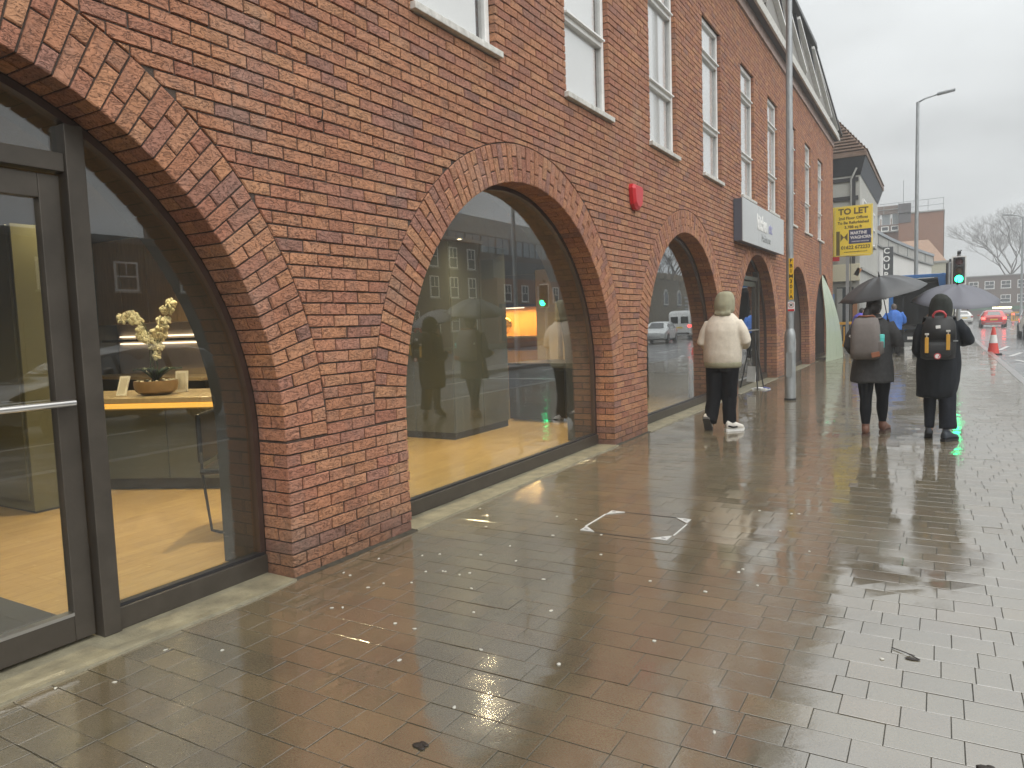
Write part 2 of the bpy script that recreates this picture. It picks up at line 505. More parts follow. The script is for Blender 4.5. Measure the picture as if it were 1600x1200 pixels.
# road paint: zigzag and dashes beside the kerb, a centre line, an island
paint_m = mat('road_paint', (.72, .72, .70), .4, var=.25, vscale=9, coat=.7, coat_r=.2)
mk = MB()
def dash(x0, y0, x1, y1, w=.1):
    d = Vector((x1 - x0, y1 - y0, 0)).normalized(); n = Vector((-d.y, d.x, 0)) * w / 2
    z0, z1 = -.111 + gz(y0), -.111 + gz(y1)
    mk.add([(x0 + n.x, y0 + n.y, z0), (x1 + n.x, y1 + n.y, z1), (x1 - n.x, y1 - n.y, z1), (x0 - n.x, y0 - n.y, z0)], [(0, 1, 2, 3)])
zz = [(5.25, 27.0), (5.72, 31.2), (5.25, 33.4), (5.75, 36.6)]
dash(5.32, 28.9, 5.8, 31.2, .13); dash(5.28, 33.2, 5.75, 36.4, .13); dash(5.75, 24.5, 5.3, 26.8, .13); dash(5.28, 20.2, 5.75, 22.6, .13)
for k in range(14): dash(7.9, -8 + 6 * k, 7.9, -4.5 + 6 * k, .1)
for k in range(14): dash(11.4, -6 + 6 * k, 11.4, -2.5 + 6 * k, .1)
dash(4.95, 18.5, 8.5, 18.5, .2)
mk.build('road_marking', paint_m, kind='structure')
isl = MB()
isl.prism([(9.0, 19), (9.5, 18), (10.1, 19), (10.1, 29), (9.5, 30), (9.0, 29)], .12, T(0, 0, -.115))
isl.build('traffic_island', kerb_m, kind='structure')

# ------------------------------------------------------------------ pavers, one by one
def slab(d, w, h=.018, c=.0006, jit=None, rnd=0.0):
    """block with chamfered top, local origin at its corner, top at z = 0"""
    j = jit or [0, 0, 0, 0]
    a = [(0, 0), (d, 0), (d, w), (0, w)]
    i = [(c, c), (d - c, c), (d - c, w - c), (c, w - c)]
    vs = [(x, y, -h) for x, y in a] + [(x, y, -c * .8 + j[k]) for k, (x, y) in enumerate(a)] + [(x, y, j[k]) for k, (x, y) in enumerate(i)]
    fs = []
    for k in range(4):
        n = (k + 1) % 4
        fs += [(k, n, 4 + n, 4 + k), (4 + k, 4 + n, 8 + n, 8 + k)]
    fs.append((8, 9, 10, 11))
    return vs, fs
pv = []
PITCH = .1553
k0 = -16
for k in range(k0, 222):
    y0 = PITCH * k + .018
    x = -.30 - R.random() * .2
    while x < KX0:
        L = R.choice([.12, .16, .16, .20, .20, .24, .24, .24])
        x1 = min(x + L, KX0)
        # keep clear of the building line (jambs of the arches and the concrete strips)
        lo = .008
        a, b_ = max(x, lo), x1
        if b_ - a > .035: pv.append((a, y0, b_ - a - .0036, PITCH - .0036))
        x = x1
pv.sort(key=lambda p: -px_size((p[0] + p[2] / 2, p[1] + p[3] / 2, 0), p[2] * p[3] * 1.47))
big, small = pv[:300], pv[300:]
cache = {}
def tilt():
    # each block settled a little differently: it catches the light at its own angle
    ax, ay = R.gauss(0, .0062), R.gauss(0, .0024); o = R.gauss(0, .0005)
    return ax, ay, o
for (px_, py_, l, w) in big:
    key = (round(l, 3), R.randrange(2))
    if key not in cache:
        b = MB(); b.add(*slab(l, w, jit=[R.gauss(0, .0004) for _ in range(4)])); cache[key] = b.mesh('paver', paver_m)
    o = bpy.data.objects.new('paver', cache[key]); C.objects.link(o); o.parent = pavement
    ax, ay, h = tilt()
    o.location = (px_, py_, h); o.rotation_euler = (ax * .7, ay * .7, R.gauss(0, .002))
sb = MB()
for (px_, py_, l, w) in small:
    ax, ay, h = tilt()
    j = [h + ax * (yy - w / 2) + ay * (xx - l / 2) for xx, yy in ((0, 0), (l, 0), (l, w), (0, w))]
    vs, fs = slab(l, w, jit=j)
    sb.add(vs, fs, T(px_, py_, gz(py_)), rnd=R.random())
sb.build('paver', paver_m, pavement, rnd=True, kind='stuff')

# ================================================================== THE BRICK BUILDING
bld = thing('brick_building', 'long red brick building with round arches at pavement level and tall white windows above', 'building')
MOD = 5.0 / 22                       # stretcher module
CH = .075                            # course height
Y0, Y1 = -2.023 , 28.35
ARC = [-3.96 + 5 * i for i in range(0, 7)]          # arch centres
ARC = [a for a in ARC if a > -2.5]
RI, RO, ZC = 1.937, 2.268, .828
J0 = ARC[0] + RI                     # first pier's left edge
NC = 97
ZTOP = NC * CH
WIN = []
for k in range(-2, 9):               # window edges fall on quarter bricks so that no slivers are left
    n_ = round(((5.50 + 2.53 * k - J0) / MOD - .25) * 2) / 2
    r_ = J0 + MOD * (n_ + .25) - .005
    WIN.append((r_ - 5 * MOD + .010, r_))
WZ0, WZ1 = 50 * CH + .0, 84 * CH
G_ = .009
def arch_path(c, r, zb=0.0, n=44):
    return [(c + r, zb)] + [(c + r * math.cos(PI * i / n), ZC + r * math.sin(PI * i / n)) for i in range(n + 1)] + [(c - r, zb)]
def wall_face(x, flip, grow=0.0, ztop=ZTOP):
    """flat wall with arch and window openings"""
    outer = [(Y0, 0)]
    for c in ARC:
        if c + RI > Y1: continue
        outer += list(reversed(arch_path(c, RI + grow)))
    outer += [(Y1, 0), (Y1, ztop), (Y0, ztop)]
    loops = [[Vector((x, a, b)) for a, b in outer]]
    for w0, w1 in WIN:
        if w0 < Y0: continue
        loops.append([Vector((x, a, b)) for a, b in ((w0 - G_, WZ0 - G_), (w0 - G_, WZ1 + G_), (w1 + G_, WZ1 + G_), (w1 + G_, WZ0 - G_))])
    tris = tessellate_polygon(loops)
    vs = [v for l in loops for v in l]
    return vs, [t if not flip else t[::-1] for t in tris]
wb = MB()
wb.add(*wall_face(-.011, False, G_)); wb.add(*wall_face(-.30, True, G_))
for c in ARC:
    p = arch_path(c, RI + G_)
    vs = [(x, a, b) for a, b in p for x in (-.011, -.30)]
    wb.add(vs, [(2 * i, 2 * i + 1, 2 * i + 3, 2 * i + 2) for i in range(len(p) - 1)])
for w0, w1 in WIN:
    if w0 < Y0: continue
    p = [(w0 - G_, WZ0 - G_), (w0 - G_, WZ1 + G_), (w1 + G_, WZ1 + G_), (w1 + G_, WZ0 - G_), (w0 - G_, WZ0 - G_)]
    vs = [(x, a, b) for a, b in p for x in (-.011, -.30)]
    wb.add(vs, [(2 * i, 2 * i + 1, 2 * i + 3, 2 * i + 2) for i in range(4)])
wb.add([(-.009, Y0, 0), (-.30, Y0, 0), (-.30, Y0, ZTOP), (-.009, Y0, ZTOP)], [(0, 1, 2, 3)])
wb.add([(-.009, Y1, 0), (-.30, Y1, 0), (-.30, Y1, ZTOP), (-.009, Y1, ZTOP)], [(3, 2, 1, 0)])
wall = wb.build('wall', mortar_m, bld)
# thick inner lining of the wall, painted dark slate
lining_m = mat('slate_paint', (.045, .053, .062), .6, var=.1, vscale=3)
XL = -.62
lb_ = MB(); lb_.add(*wall_face(XL, True, 0.0))
for c in ARC:
    p = arch_path(c, RI - .004)
    lb_.add([(x, a, b) for a, b in p for x in (-.302, XL)], [(2 * i, 2 * i + 1, 2 * i + 3, 2 * i + 2) for i in range(len(p) - 1)])
for w0, w1 in WIN:
    if w0 < Y0: continue
    p = [(w0, WZ0), (w0, WZ1), (w1, WZ1), (w1, WZ0), (w0, WZ0)]
    lb_.add([(x, a, b) for a, b in p for x in (-.302, XL)], [(2 * i, 2 * i + 1, 2 * i + 3, 2 * i + 2) for i in range(4)])
lb_.build('inner_lining', lining_m, bld)

bricks = []           # (polygon [(y,z)], depth, is_arch, full?)
def clip(poly, c, n, d):
    out = []
    for i in range(len(poly)):
        a, b = poly[i], poly[(i + 1) % len(poly)]
        da = (a[0] - c[0]) * n[0] + (a[1] - c[1]) * n[1] - d; db = (b[0] - c[0]) * n[0] + (b[1] - c[1]) * n[1] - d
        if da >= 0: out.append(a)
        if da * db < 0:
            t = da / (da - db); out.append((a[0] + (b[0] - a[0]) * t, a[1] + (b[1] - a[1]) * t))
    return out
def area(p): return abs(sum(p[i][0] * p[(i + 1) % len(p)][1] - p[(i + 1) % len(p)][0] * p[i][1] for i in range(len(p)))) / 2
extra = MB()          # the second bricks seen only in the reveals
for k in range(NC):
    z0, z1 = k * CH, k * CH + CH - .010
    off = (k % 2) * .5
    i0 = int((Y0 - J0) / MOD) - 3; i1 = int((Y1 - J0) / MOD) + 3
    for i in range(i0, i1):
        a = J0 + (i + off) * MOD; b = a + MOD - .010
        a, b = max(a, Y0), min(b, Y1)
        if b - a < .03: continue
        depth = .03
        segs = [(a, b)]
        if z1 < ZC + .02:
            ns = []
            for (p, q) in segs:
                cut = [(p, q)]
                for c in ARC:
                    l, r = c - RI, c + RI
                    nn = []
                    for (u, v) in cut:
                        if v <= l + .001 or u >= r - .001: nn.append((u, v)); continue
                        if u < l - .03: nn.append((u, l))
                        if v > r + .03: nn.append((r, v))
                    cut = nn
                ns += cut
            segs = ns
        if WZ0 - .02 < z0 < WZ1 - .02:
            ns = []
            for (p, q) in segs:
                cut = [(p, q)]
                for (l, r) in WIN:
                    nn = []
                    for (u, v) in cut:
                        if v <= l or u >= r: nn.append((u, v)); continue
                        if u < l - .03: nn.append((u, l - R.uniform(-.003, .003)))
                        if v > r + .03: nn.append((r + R.uniform(-.003, .003), v))
                    cut = nn
                ns += cut
            segs = ns
        for (p, q) in segs:
            poly = [(p, z0), (q, z0), (q, z1), (p, z1)]
            full = (q - p) > MOD - .012
            if z1 > ZC:
                for c in ARC:
                    ctr = (c, ZC); m = ((p + q) / 2 - c, (z0 + z1) / 2 - ZC); ml = math.hypot(*m)
                    if ml > RO + .25: continue
                    n = (m[0] / max(ml, 1e-6), m[1] / max(ml, 1e-6))
                    q0 = len(poly)
                    mind = min(((yy - c) ** 2 + max(zz_ - ZC, 0) ** 2) ** .5 for yy, zz_ in poly)
                    if mind < RO + .009:
                        poly = clip(poly, ctr, n, RO + .009); full = False
                    if len(poly) < 3: break
            if len(poly) < 3 or area(poly) < .0009: continue
            # returns at the jambs
            for c in ARC:
                if z1 < ZC + .02 and (abs(p - (c + RI)) < .02 or abs(q - (c - RI)) < .02):
                    if k % 2 == 0: depth = .232
                    else:
                        depth = .112
                        if abs(p - (c + RI)) < .02: extra.box((-.18, p + .05, (z0 + z1) / 2), (.110, .1, z1 - z0), rnd=R.random())
                        else: extra.box((-.18, q - .05, (z0 + z1) / 2), (.110, .1, z1 - z0), rnd=R.random())
            for (l, r) in WIN:
                if WZ0 - .02 < z0 < WZ1 - .02 and (abs(p - r) < .01 or abs(q - l) < .01): depth = .105
            if abs(q - Y1) < .01 or abs(p - Y0) < .01: depth = .11
            bricks.append((poly, depth, False, full and depth < .04))
# the rings of the arches: headers and stretchers on end
NV = 81
for c in ARC:
    for i in range(NV):
        a0, a1 = PI * i / NV, PI * (i + 1) / NV
        rr = [(RI, RI + .2145), (RI + .2245, RO)] if i % 2 else [(RI, RI + .1065), (RI + .1165, RO)]
        for q, (r0, r1) in enumerate(rr):
            g = .0048
            poly = [(c + r * math.cos(a), ZC + r * math.sin(a)) for r, a in ((r0, a0 + g / r0), (r1, a0 + g / r1), (r1, a1 - g / r1), (r0, a1 - g / r0))]
            if q == 0:
                d = .112 if i % 2 else .232
                if i % 2:
                    ve = [(x, yy, zz_) for x in (-.232, -.122) for yy, zz_ in poly]
                    extra.add(ve, [(3, 2, 1, 0), (4, 5, 6, 7), (0, 1, 5, 4), (1, 2, 6, 5), (2, 3, 7, 6), (3, 0, 4, 7)], rnd=R.random())
            else: d = .03
            bricks.append((poly, d, True, False))
def brick_geo(poly, depth, seed=None):
    n = len(poly)
    cy = sum(p[0] for p in poly) / n; cz = sum(p[1] for p in poly) / n
    # hand-made faces: uneven arrises, each face set a touch proud or shy
    pr = R.uniform(-.0015, .0045); ty, tz = R.gauss(0, .006), R.gauss(0, .012)
    ch = R.uniform(.004, .008)
    def wob(p, s): return (p[0] + R.gauss(0, s), p[1] + R.gauss(0, s))
    A = [wob(p, .0010) for p in poly]
    vs = [(-depth, y, z) for y, z in poly]
    vs += [(-ch * .8 + pr * .5, y, z) for y, z in A]
    for y, z in A:
        d = math.hypot(cy - y, cz - z); k = min(ch * 1.25 / max(d, 1e-4), .45)
        yy, zz_ = y + (cy - y) * k, z + (cz - z) * k
        vs.append((pr + ty * (yy - cy) + tz * (zz_ - cz) + R.gauss(0, .0006), yy, zz_))
    fs = []
    for i in range(n):
        m = (i + 1) % n
        fs += [(i, m, n + m, n + i), (n + i, n + m, 2 * n + m, 2 * n + i)]
    fs.append(tuple(2 * n + i for i in range(n)))
    return vs, fs
def bsize(b):
    p = b[0]; n = len(p)
    return px_size((0, sum(q[0] for q in p) / n, sum(q[1] for q in p) / n), area(p))
for is_arch, nm in ((False, 'brick'), (True, 'arch_brick')):
    L = sorted([b for b in bricks if b[2] == is_arch], key=lambda b: -bsize(b))
    shared = []
    rest = MB()
    for q, (poly, d, ia, full) in enumerate(L):
        if area(poly) < 0: pass
        # counter-clockwise seen from outside
        sgn = sum(poly[i][0] * poly[(i + 1) % len(poly)][1] - poly[(i + 1) % len(poly)][0] * poly[i][1] for i in range(len(poly)))
        if sgn < 0: poly = poly[::-1]
        if q < 300:
            oy, oz = poly[0]
            if full:
                loc = (0, min(p[0] for p in poly), min(p[1] for p in poly))
                if len(shared) < 12:
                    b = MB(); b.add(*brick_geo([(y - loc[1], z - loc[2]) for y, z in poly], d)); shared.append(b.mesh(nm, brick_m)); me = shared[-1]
                else: me = R.choice(shared)
            else:
                loc = (0, oy, oz)
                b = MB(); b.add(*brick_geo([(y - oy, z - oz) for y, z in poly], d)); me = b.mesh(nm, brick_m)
            o = bpy.data.objects.new(nm, me); C.objects.link(o); o.parent = wall; o.location = loc
        else:
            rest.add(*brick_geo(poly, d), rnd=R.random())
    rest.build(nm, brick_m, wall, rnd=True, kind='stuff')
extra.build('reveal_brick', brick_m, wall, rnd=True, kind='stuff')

# plain returns of the building: end walls, back, floors
shell_m = mat('inner_plaster', (.13, .115, .09), .8, var=.1, vscale=2)
ceil_m = mat('ceiling_paint', (.060, .052, .042), .85)
sh = MB()
sh.box((-9.1, 13.2, 3.75), (.2, 30.3, 7.6)); sh.box((-4.85, Y0 + .06, 3.75), (8.44, .12, 7.5)); sh.box((-4.85, Y1 - .06, 3.75), (8.44, .12, 7.5))
sh.box((-4.85, 18.9, 1.5), (8.4, .12, 2.9))
sh.build('inner_wall', shell_m, bld)
fl = MB(); fl.box((-4.65, 13.2, -.04), (8.7, 30.2, .14)); fl.build('floor', wood_floor_m, bld)
ce = MB(); ce.box((-4.81, 13.2, 3.12), (8.36, 30.1, .25)); ce.box((-4.81, 13.2, 6.62), (8.36, 30.1, .2)); ce.build('ceiling', ceil_m, bld)

# concrete strips in the arch openings
for c in ARC:
    b = MB()
    n = 14; top = []; 
    pts = [(-.30, c - RI + .01)] + [(.035 + R.uniform(-.012, .012) if abs(c + RI - .3 - 0) >= 0 else .03, c - RI + .01 + (2 * RI - .02) * i / n) for i in range(n + 1)] + [(-.30, c + RI - .01)]
    vs = [(x, y, .012 + R.uniform(-.003, .003)) for x, y in pts] + [(x + (.012 if x > 0 else 0), y, -.03) for x, y in pts]
    m_ = len(pts)
    b.add(vs, [tuple(range(m_))[::-1]] + [(i, (i + 1) % m_, m_ + (i + 1) % m_, m_ + i) for i in range(m_)])
    fix_normals(b.build('concrete_strip', concrete_m, bld))

# wet grit and moss gathered at the foot of the piers
grit_m = mat('grit', (.050, .042, .028), .8, var=.5, vscale=25, bump=.6, bscale=150)
for c in ARC:
    ya, yb = c + RI - .01, min(c + 5 - RI + .01, Y1)
    if yb - ya < .3: continue
    n = 46; b = MB(); vs = []
    for i in range(n + 1):
        y = ya + (yb - ya) * i / n
        w = .012 + .05 * max(0, noise.noise(Vector((y * 3.1, c, 2.0))) + .25) * R.uniform(.6, 1.2)
        vs += [(-.004, y, .011), (.006 + w * .3, y, .008 + R.uniform(-.002, .003)), (.012 + w, y, .0006)]
    fs = []
    for i in range(n):
        for q in range(2): fs.append((3 * i + q, 3 * i + q + 1, 3 * i + q + 4, 3 * i + q + 3))
    b.add(vs, fs); b.build('grit', grit_m, pavement, kind='stuff')
# ------------------------------------------------------------------ shopfronts in the arches
def arch_strip(b, c, r0, r1, x0, x1, zb):
    p0, p1 = arch_path(c, r0, zb), arch_path(c, r1, zb)
    n = len(p0)
    vs = [(x0, *p) for p in p0] + [(x0, *p) for p in p1] + [(x1, *p) for p in p0] + [(x1, *p) for p in p1]
    fs = []
    for i in range(n - 1):
        fs += [(i, i + 1, n + i + 1, n + i), (2 * n + i, 3 * n + i, 3 * n + i + 1, 2 * n + i + 1),
               (i, 2 * n + i, 2 * n + i + 1, i + 1), (n + i, n + i + 1, 3 * n + i + 1, 3 * n + i)]
    fs += [(0, n, 3 * n, 2 * n), (n - 1, 2 * n + n - 1, 3 * n + n - 1, n + n - 1)]
    b.add(vs, fs)
def arch_pane(b, c, r, x, zb, ya=None, yb=None, th=.008, ztop=None, zbot=None):
    p = [(y, z) for y, z in arch_path(c, r, zb)]
    if ya is not None: p = clip(p, (ya, 0), (1, 0), 0)
    if yb is not None: p = clip(p, (yb, 0), (-1, 0), 0)
    if ztop is not None: p = clip(p, (0, ztop), (0, -1), 0)
    if zbot is not None: p = clip(p, (0, zbot), (0, 1), 0)
    n = len(p)
    vs = [(x, *q) for q in p] + [(x - th, *q) for q in p]
    b.add(vs, [tuple(range(n)), tuple(range(2 * n - 1, n - 1, -1))] + [(i, n + i, n + (i + 1) % n, (i + 1) % n) for i in range(n)])
FX = -.25                               # plane of the frames
def bar(b, y0, y1, z0, z1, x0=FX - .05, x1=FX + .03, bev=.004):
    b.box(((x0 + x1) / 2, (y0 + y1) / 2, (z0 + z1) / 2), (x1 - x0, y1 - y0, z1 - z0), bev=bev)
brown_m = mat('brown_frame', (.060, .036, .028), .45, var=.2, vscale=6)
for ia, c in enumerate(ARC):
    b = MB(); arch_strip(b, c, RI - .002, RI - .038, FX - .05, FX + .012, .10)
    sw = b.build('shop_window', brown_m, bld); fix_normals(sw)
    if c < 1.5 and c > 0 or 15 < c < 17:
        continue
    b = MB(); bar(b, c - RI + .003, c + RI - .003, .013, .125, FX - .05, FX + .035); b.build('bottom_rail', bronze_m, sw)
    b = MB(); bar(b, c - RI + .04, c + RI - .04, .126, .140, FX - .03, FX + .016, 0); b.build('glazing_bead', dark_m, sw)
    if c < 20:
        b = MB(); arch_pane(b, c, RI - .036, FX - .012, .139); fix_normals(b.build('pane', glass_m, sw))
def shop_door(c, d0, d1, ajar=0.0):
    """door between y=d0 and d1 under a transom, fixed lights beside and above"""
    sw = [o for o in bld.children if o.name.startswith('shop_window')][-1]
# arch with the glazed door at the left edge of the picture, and its twin further along
sws = [o for o in bld.children if o.name.startswith('shop_window')]
for c, sgn in ((1.04, 1), (16.04, 1)):
    sw = sws[[round(a, 2) for a in ARC].index(round(c, 2))]
    off = c - 1.04
    p1, p2 = (1.945 + off, 2.035 + off), (.02 + off - .09, .02 + off)      # posts
    for p in (p1, p2):
        ztp = ZC + math.sqrt(max(.01, (RI - .04) ** 2 - ((p[0] + p[1]) / 2 - c) ** 2))
        b = MB(); bar(b, p[0], p[1], .013, ztp, FX - .06, FX + .05); b.build('mullion', bronze_m, sw)
    b = MB(); bar(b, p2[1], p1[0], 2.25, 2.335, FX - .05, FX + .035); b.build('transom', bronze_m, sw)
    for (a0, a1) in ((p1[1], c + RI - .003), (c - RI + .003, p2[0])):
        b = MB(); bar(b, a0, a1, .013, .125); b.build('bottom_rail', bronze_m, sw)
        b = MB(); bar(b, a0 + .004, a1 - .01, .126, .142, FX - .03, FX + .016, 0); b.build('glazing_bead', dark_m, sw)
    b = MB(); arch_pane(b, c, RI - .036, FX - .012, .139, ya=p1[1] - .002); fix_normals(b.build('pane', glass_m, sw))
    b = MB(); arch_pane(b, c, RI - .036, FX - .012, .139, yb=p2[0] + .002); fix_normals(b.build('pane', glass_m, sw))
    b = MB(); arch_pane(b, c, RI - .036, FX - .012, .139, ya=p2[1] - .002, yb=p1[0] + .002, zbot=2.334); fix_normals(b.build('pane', glass_m, sw))
    # the door leaf
    d0, d1 = p2[1] + .01, p1[0] - .012
    b = MB()
    for (y0, y1, z0, z1) in ((d0, d0 + .095, .03, 2.235), (d1 - .095, d1, .03, 2.235), (d0 + .095, d1 - .095, 2.125, 2.235), (d0 + .095, d1 - .095, .03, .155)):
        bar(b, y0, y1, z0, z1, FX - .055, FX + .0)
    dr = b.build('shop_door', bronze_m, bld)
    b = MB(); b.box((FX - .03, (d0 + d1) / 2, 1.14), (.008, d1 - d0 - .18, 1.985)); b.build('pane', glass_m, dr)
    b = MB(); b.tube([(FX + .045, d0 + .03, 1.175), (FX + .045, d1 - .035, 1.175)], .016, 10)
    for yy in (d0 + .05, d1 - .055): b.tube([(FX - .005, yy, 1.175), (FX + .045, yy, 1.175)], .010, 8)
    b.build('push_bar', mat('brushed_steel', (.55, .54, .52), .28, metal=1.0) if 'brushed_steel' not in MATS else MATS['brushed_steel'], dr, auto=40)
    b = MB(); b.box((FX - .022, (d0 + d1) / 2, .162), (.05, d1 - d0 - .19, .016)); b.build('sill_plate', MATS['brushed_steel'], dr)
# fifth arch: grey panelled shutters behind; sixth: black sheet painting the shade of its open inside
b = MB()
c = ARC[[round(a, 2) for a in ARC].index(21.04)]
arch_pane(b, c, RI - .036, FX - .012, .139, th=.03); sh5 = fix_normals(b.build('shutter_and_shade', mat('dark_shutter', (.045, .043, .040), .4, var=.2, vscale=3), sws[-2]))
b = MB()
for yy in (c - .62, c + .62): bar(b, yy - .035, yy + .035, .14, 2.5, FX - .01, FX + .03)
b.build('mullion', bronze_m, sws[-2])
for yy in (c - .3, c + .3):
    b = MB(); b.ball((FX + .03, yy, 1.98), .035, 8, 6); b.build('bulkhead_lamp', white_m, sws[-2], smooth=True)
b = MB(); b.box((FX + .012, c + .95, .62), (.012, .10, .34)); b.build('notice', white_m, sws[-2])
b = MB(); arch_pane(b, ARC[-1], RI - .03, FX - .012, .02, th=.03); fix_normals(b.build('shutter_and_shade', black_m, sws[-1]))

# ------------------------------------------------------------------ upper windows
blind_m = mat('white_blind', (.90, .91, .91), .7)
for iw, (w0, w1) in enumerate(WIN):
    if w0 < Y0: continue
    b = MB(); fx0, fx1 = -.125, -.055
    z0, z1 = WZ0 + .06, WZ1 - .004
    for (a0, a1, c0, c1) in ((w0 + .004, w0 + .07, z0, z1), (w1 - .07, w1 - .004, z0, z1), (w0 + .07, w1 - .07, z1 - .07, z1), (w0 + .07, w1 - .07, z0, z0 + .07)):
        b.box(((fx0 + fx1) / 2, (a0 + a1) / 2, (c0 + c1) / 2), (fx1 - fx0, a1 - a0, c1 - c0), bev=.006)
    wn_ = b.build('window', white_m, bld)
    b = MB(); b.box((-.045, (w0 + w1) / 2, WZ0 + .03), (.19, w1 - w0 + .10, .055), bev=.006); b.build('sill', white2_m, wn_)
    for tz in (4.61, 5.73):
        b = MB(); b.box((-.085, (w0 + w1) / 2, tz), (.075, w1 - w0 - .142, .075), bev=.006); b.box((-.03, (w0 + w1) / 2, tz + .03), (.05, w1 - w0 - .142, .018)); b.build('transom', white_m, wn_)
    zs = [z0 + .07, 4.573, 4.648, 5.693, 5.768, z1 - .07]
    for q in range(3):
        b = MB(); b.box((-.095, (w0 + w1) / 2, (zs[2 * q] + zs[2 * q + 1]) / 2), (.006, w1 - w0 - .142, zs[2 * q + 1] - zs[2 * q] - .002)); b.build('pane', upglass_m, wn_)
    b = MB()
    if iw in (2, 3, 4, 5, 6, 7, 8, 9, 10, 11):
        b.box((-.112, (w0 + w1) / 2 - .035, (z0 + z1) / 2), (.006, w1 - w0 - .20, z1 - z0)); b.build('blind', blind_m, wn_)

# ------------------------------------------------------------------ eaves and the glazed mansard
soffit_m = mat('soffit_board', (.085, .095, .115), .6, var=.15, vscale=3)
band_m = mat('pale_band', (.44, .33, .29), .8, var=.25, vscale=6)
b = MB(); b.box((-.13, 13.16, ZTOP + .115), (.34, 30.37, .23)); b.build('frieze', band_m, bld)
b = MB(); b.box((.03, 13.2, ZTOP + .245), (.28, 30.5, .03)); b.build('soffit', soffit_m, bld)
b = MB(); b.box((.195, 13.2, ZTOP + .30), (.05, 30.5, .20), bev=.012); b.build('gutter', white2_m, bld)
slate_m = mat('roof_slate', (.12, .13, .14), .5, var=.3, vscale=6, bump=.2, bscale=40)
b = MB()
SX0, SZ0, SX1, SZ1, YR = .12, 7.62, -.16, 9.46, 24.2       # steep mansard, hipped at the far end
b.add([(SX0, Y0 - .02, SZ0), (SX1, Y0 - .02, SZ1), (SX1, YR, SZ1), (SX0, Y1 + .02, SZ0), (-9.1, Y0 - .02, SZ1 + .2), (-9.1, YR, SZ1 + .2), (-9.1, Y1 + .02, SZ0), (SX0, Y0 - .02, 7.56), (SX0, Y1 + .02, 7.56), (-9.1, Y0 - .02, 7.56), (-9.1, Y1 + .02, 7.56)],
      [(0, 3, 2, 1), (1, 2, 5, 4), (3, 6, 5, 2), (7, 8, 3, 0), (8, 10, 6, 3), (7, 0, 1, 4, 9), (9, 4, 5, 6, 10), (7, 9, 10, 8)])
roof = fix_normals(b.build('roof', slate_m, bld))
sl_ = Vector((SX1 - SX0, 0, SZ1 - SZ0)); SL = sl_.length; sl_.normalize(); nrm = Vector((sl_.z, 0, -sl_.x))
panel_m = mat('roof_panel', (.20, .19, .17), .5, var=.2, vscale=4)
def slope_poly(pts, h0, h1, m, nm):
    """pts = (y, distance up the slope); a plate lying on the mansard"""
    o_ = Vector((SX0, 0, SZ0)); rg = []
    for h in (h0, h1):
        r_ = []
        for yy, s_ in pts:
            p = o_ + sl_ * s_ + nrm * h; r_.append((p.x, yy, p.z))
        rg.append(r_)
    b = MB(); b.loft(rg); return fix_normals(b.build(nm, m, roof))
def slope_bar(y0, s0, y1, s1, w, h, m, nm):
    d = Vector((y1 - y0, s1 - s0)).normalized(); n = Vector((-d.y, d.x)) * w / 2
    return slope_poly([(y0 + n.x, s0 + n.y), (y1 + n.x, s1 + n.y), (y1 - n.x, s1 - n.y), (y0 - n.x, s0 - n.y)], .01, h, m, nm)
yy = Y0 + .4; q = 0
while yy < YR - .4:
    # saw-tooth lights: a raking white bar across every bay, glass on one side and pale boarding on the other
    y2 = yy + 2.1
    slope_poly([(yy + .05, .12), (y2 - .02, .12), (yy + .05, SL - .25)], .01, .07, panel_m, 'roof_panel')
    slope_poly([(yy + .15, SL - .22), (y2 + .02, .20), (y2 + .02, SL - .22)], .01, .05, upglass_m if q % 2 else slate_m, 'rooflight_pane')
    slope_bar(yy, SL - .2, y2 + .02, .1, .11, .17, white_m, 'glazing_bar')
    slope_bar(y2 + .12, .1, y2 + .12, SL - .2, .06, .12, dark_m, 'mullion')
    yy += 2.53; q += 1
slope_bar(YR + .1, SL - .2, Y1 - .45, .15, .10, .14, white_m, 'glazing_bar')
slope_bar(Y0 - .02, SL + .02, YR + .1, SL + .02, .16, .20, dark_m, 'ridge_capping')
slope_bar(YR, SL, Y1 + .02, .02, .13, .18, dark_m, 'hip_capping')
# lead panel above the last window, as in the photograph
b = MB(); b.box((.004, WIN[-1][0] + .55, 2.75 + .5), (.012, .42, 1.05)); b.build('apron_panel', mat('brown_panel', (.13, .10, .09), .6, var=.2), bld)

# ================================================================== INSIDE THE SHOWROOM
def lamp_at(x, y, z, power, col=(1.0, .76, .42), size=.12):
    d = thing('downlight', 'small round recessed downlight in the showroom ceiling', 'ceiling light', (x, y, z), group='downlights in the showroom ceiling')
    b = MB(); b.lathe([(.03, -.012), (.055, -.012), (.055, 0), (.03, 0), (.03, -.012)], 16, cap=False); b.build('bezel', white_m, d, auto=40)
    rl_ = .05 if y == 7.07 else .029
    b = MB(); b.lathe([(rl_, -.016 if y == 7.07 else -.006), (rl_, -.002)], 14); b.build('lamp', (MATS.get('bright_lamp') or mat('bright_lamp', (1, .9, .7), emit=90, ecol=(1, .82, .5))) if y == 7.07 else MATS.get('lamp_glow') or mat('lamp_glow', (1, .85, .6), emit=25, ecol=(1, .78, .48)), d)
    l = bpy.data.lights.new('downlight', 'AREA'); l.shape = 'DISK'; l.size = size; l.energy = power; l.color = col; l.spread = rad(125)
    o = bpy.data.objects.new('downlight_glow', l); C.objects.link(o); o.parent = d; o.location = (0, 0, -.03)
    return d
FZ = .031
"""lamps"""
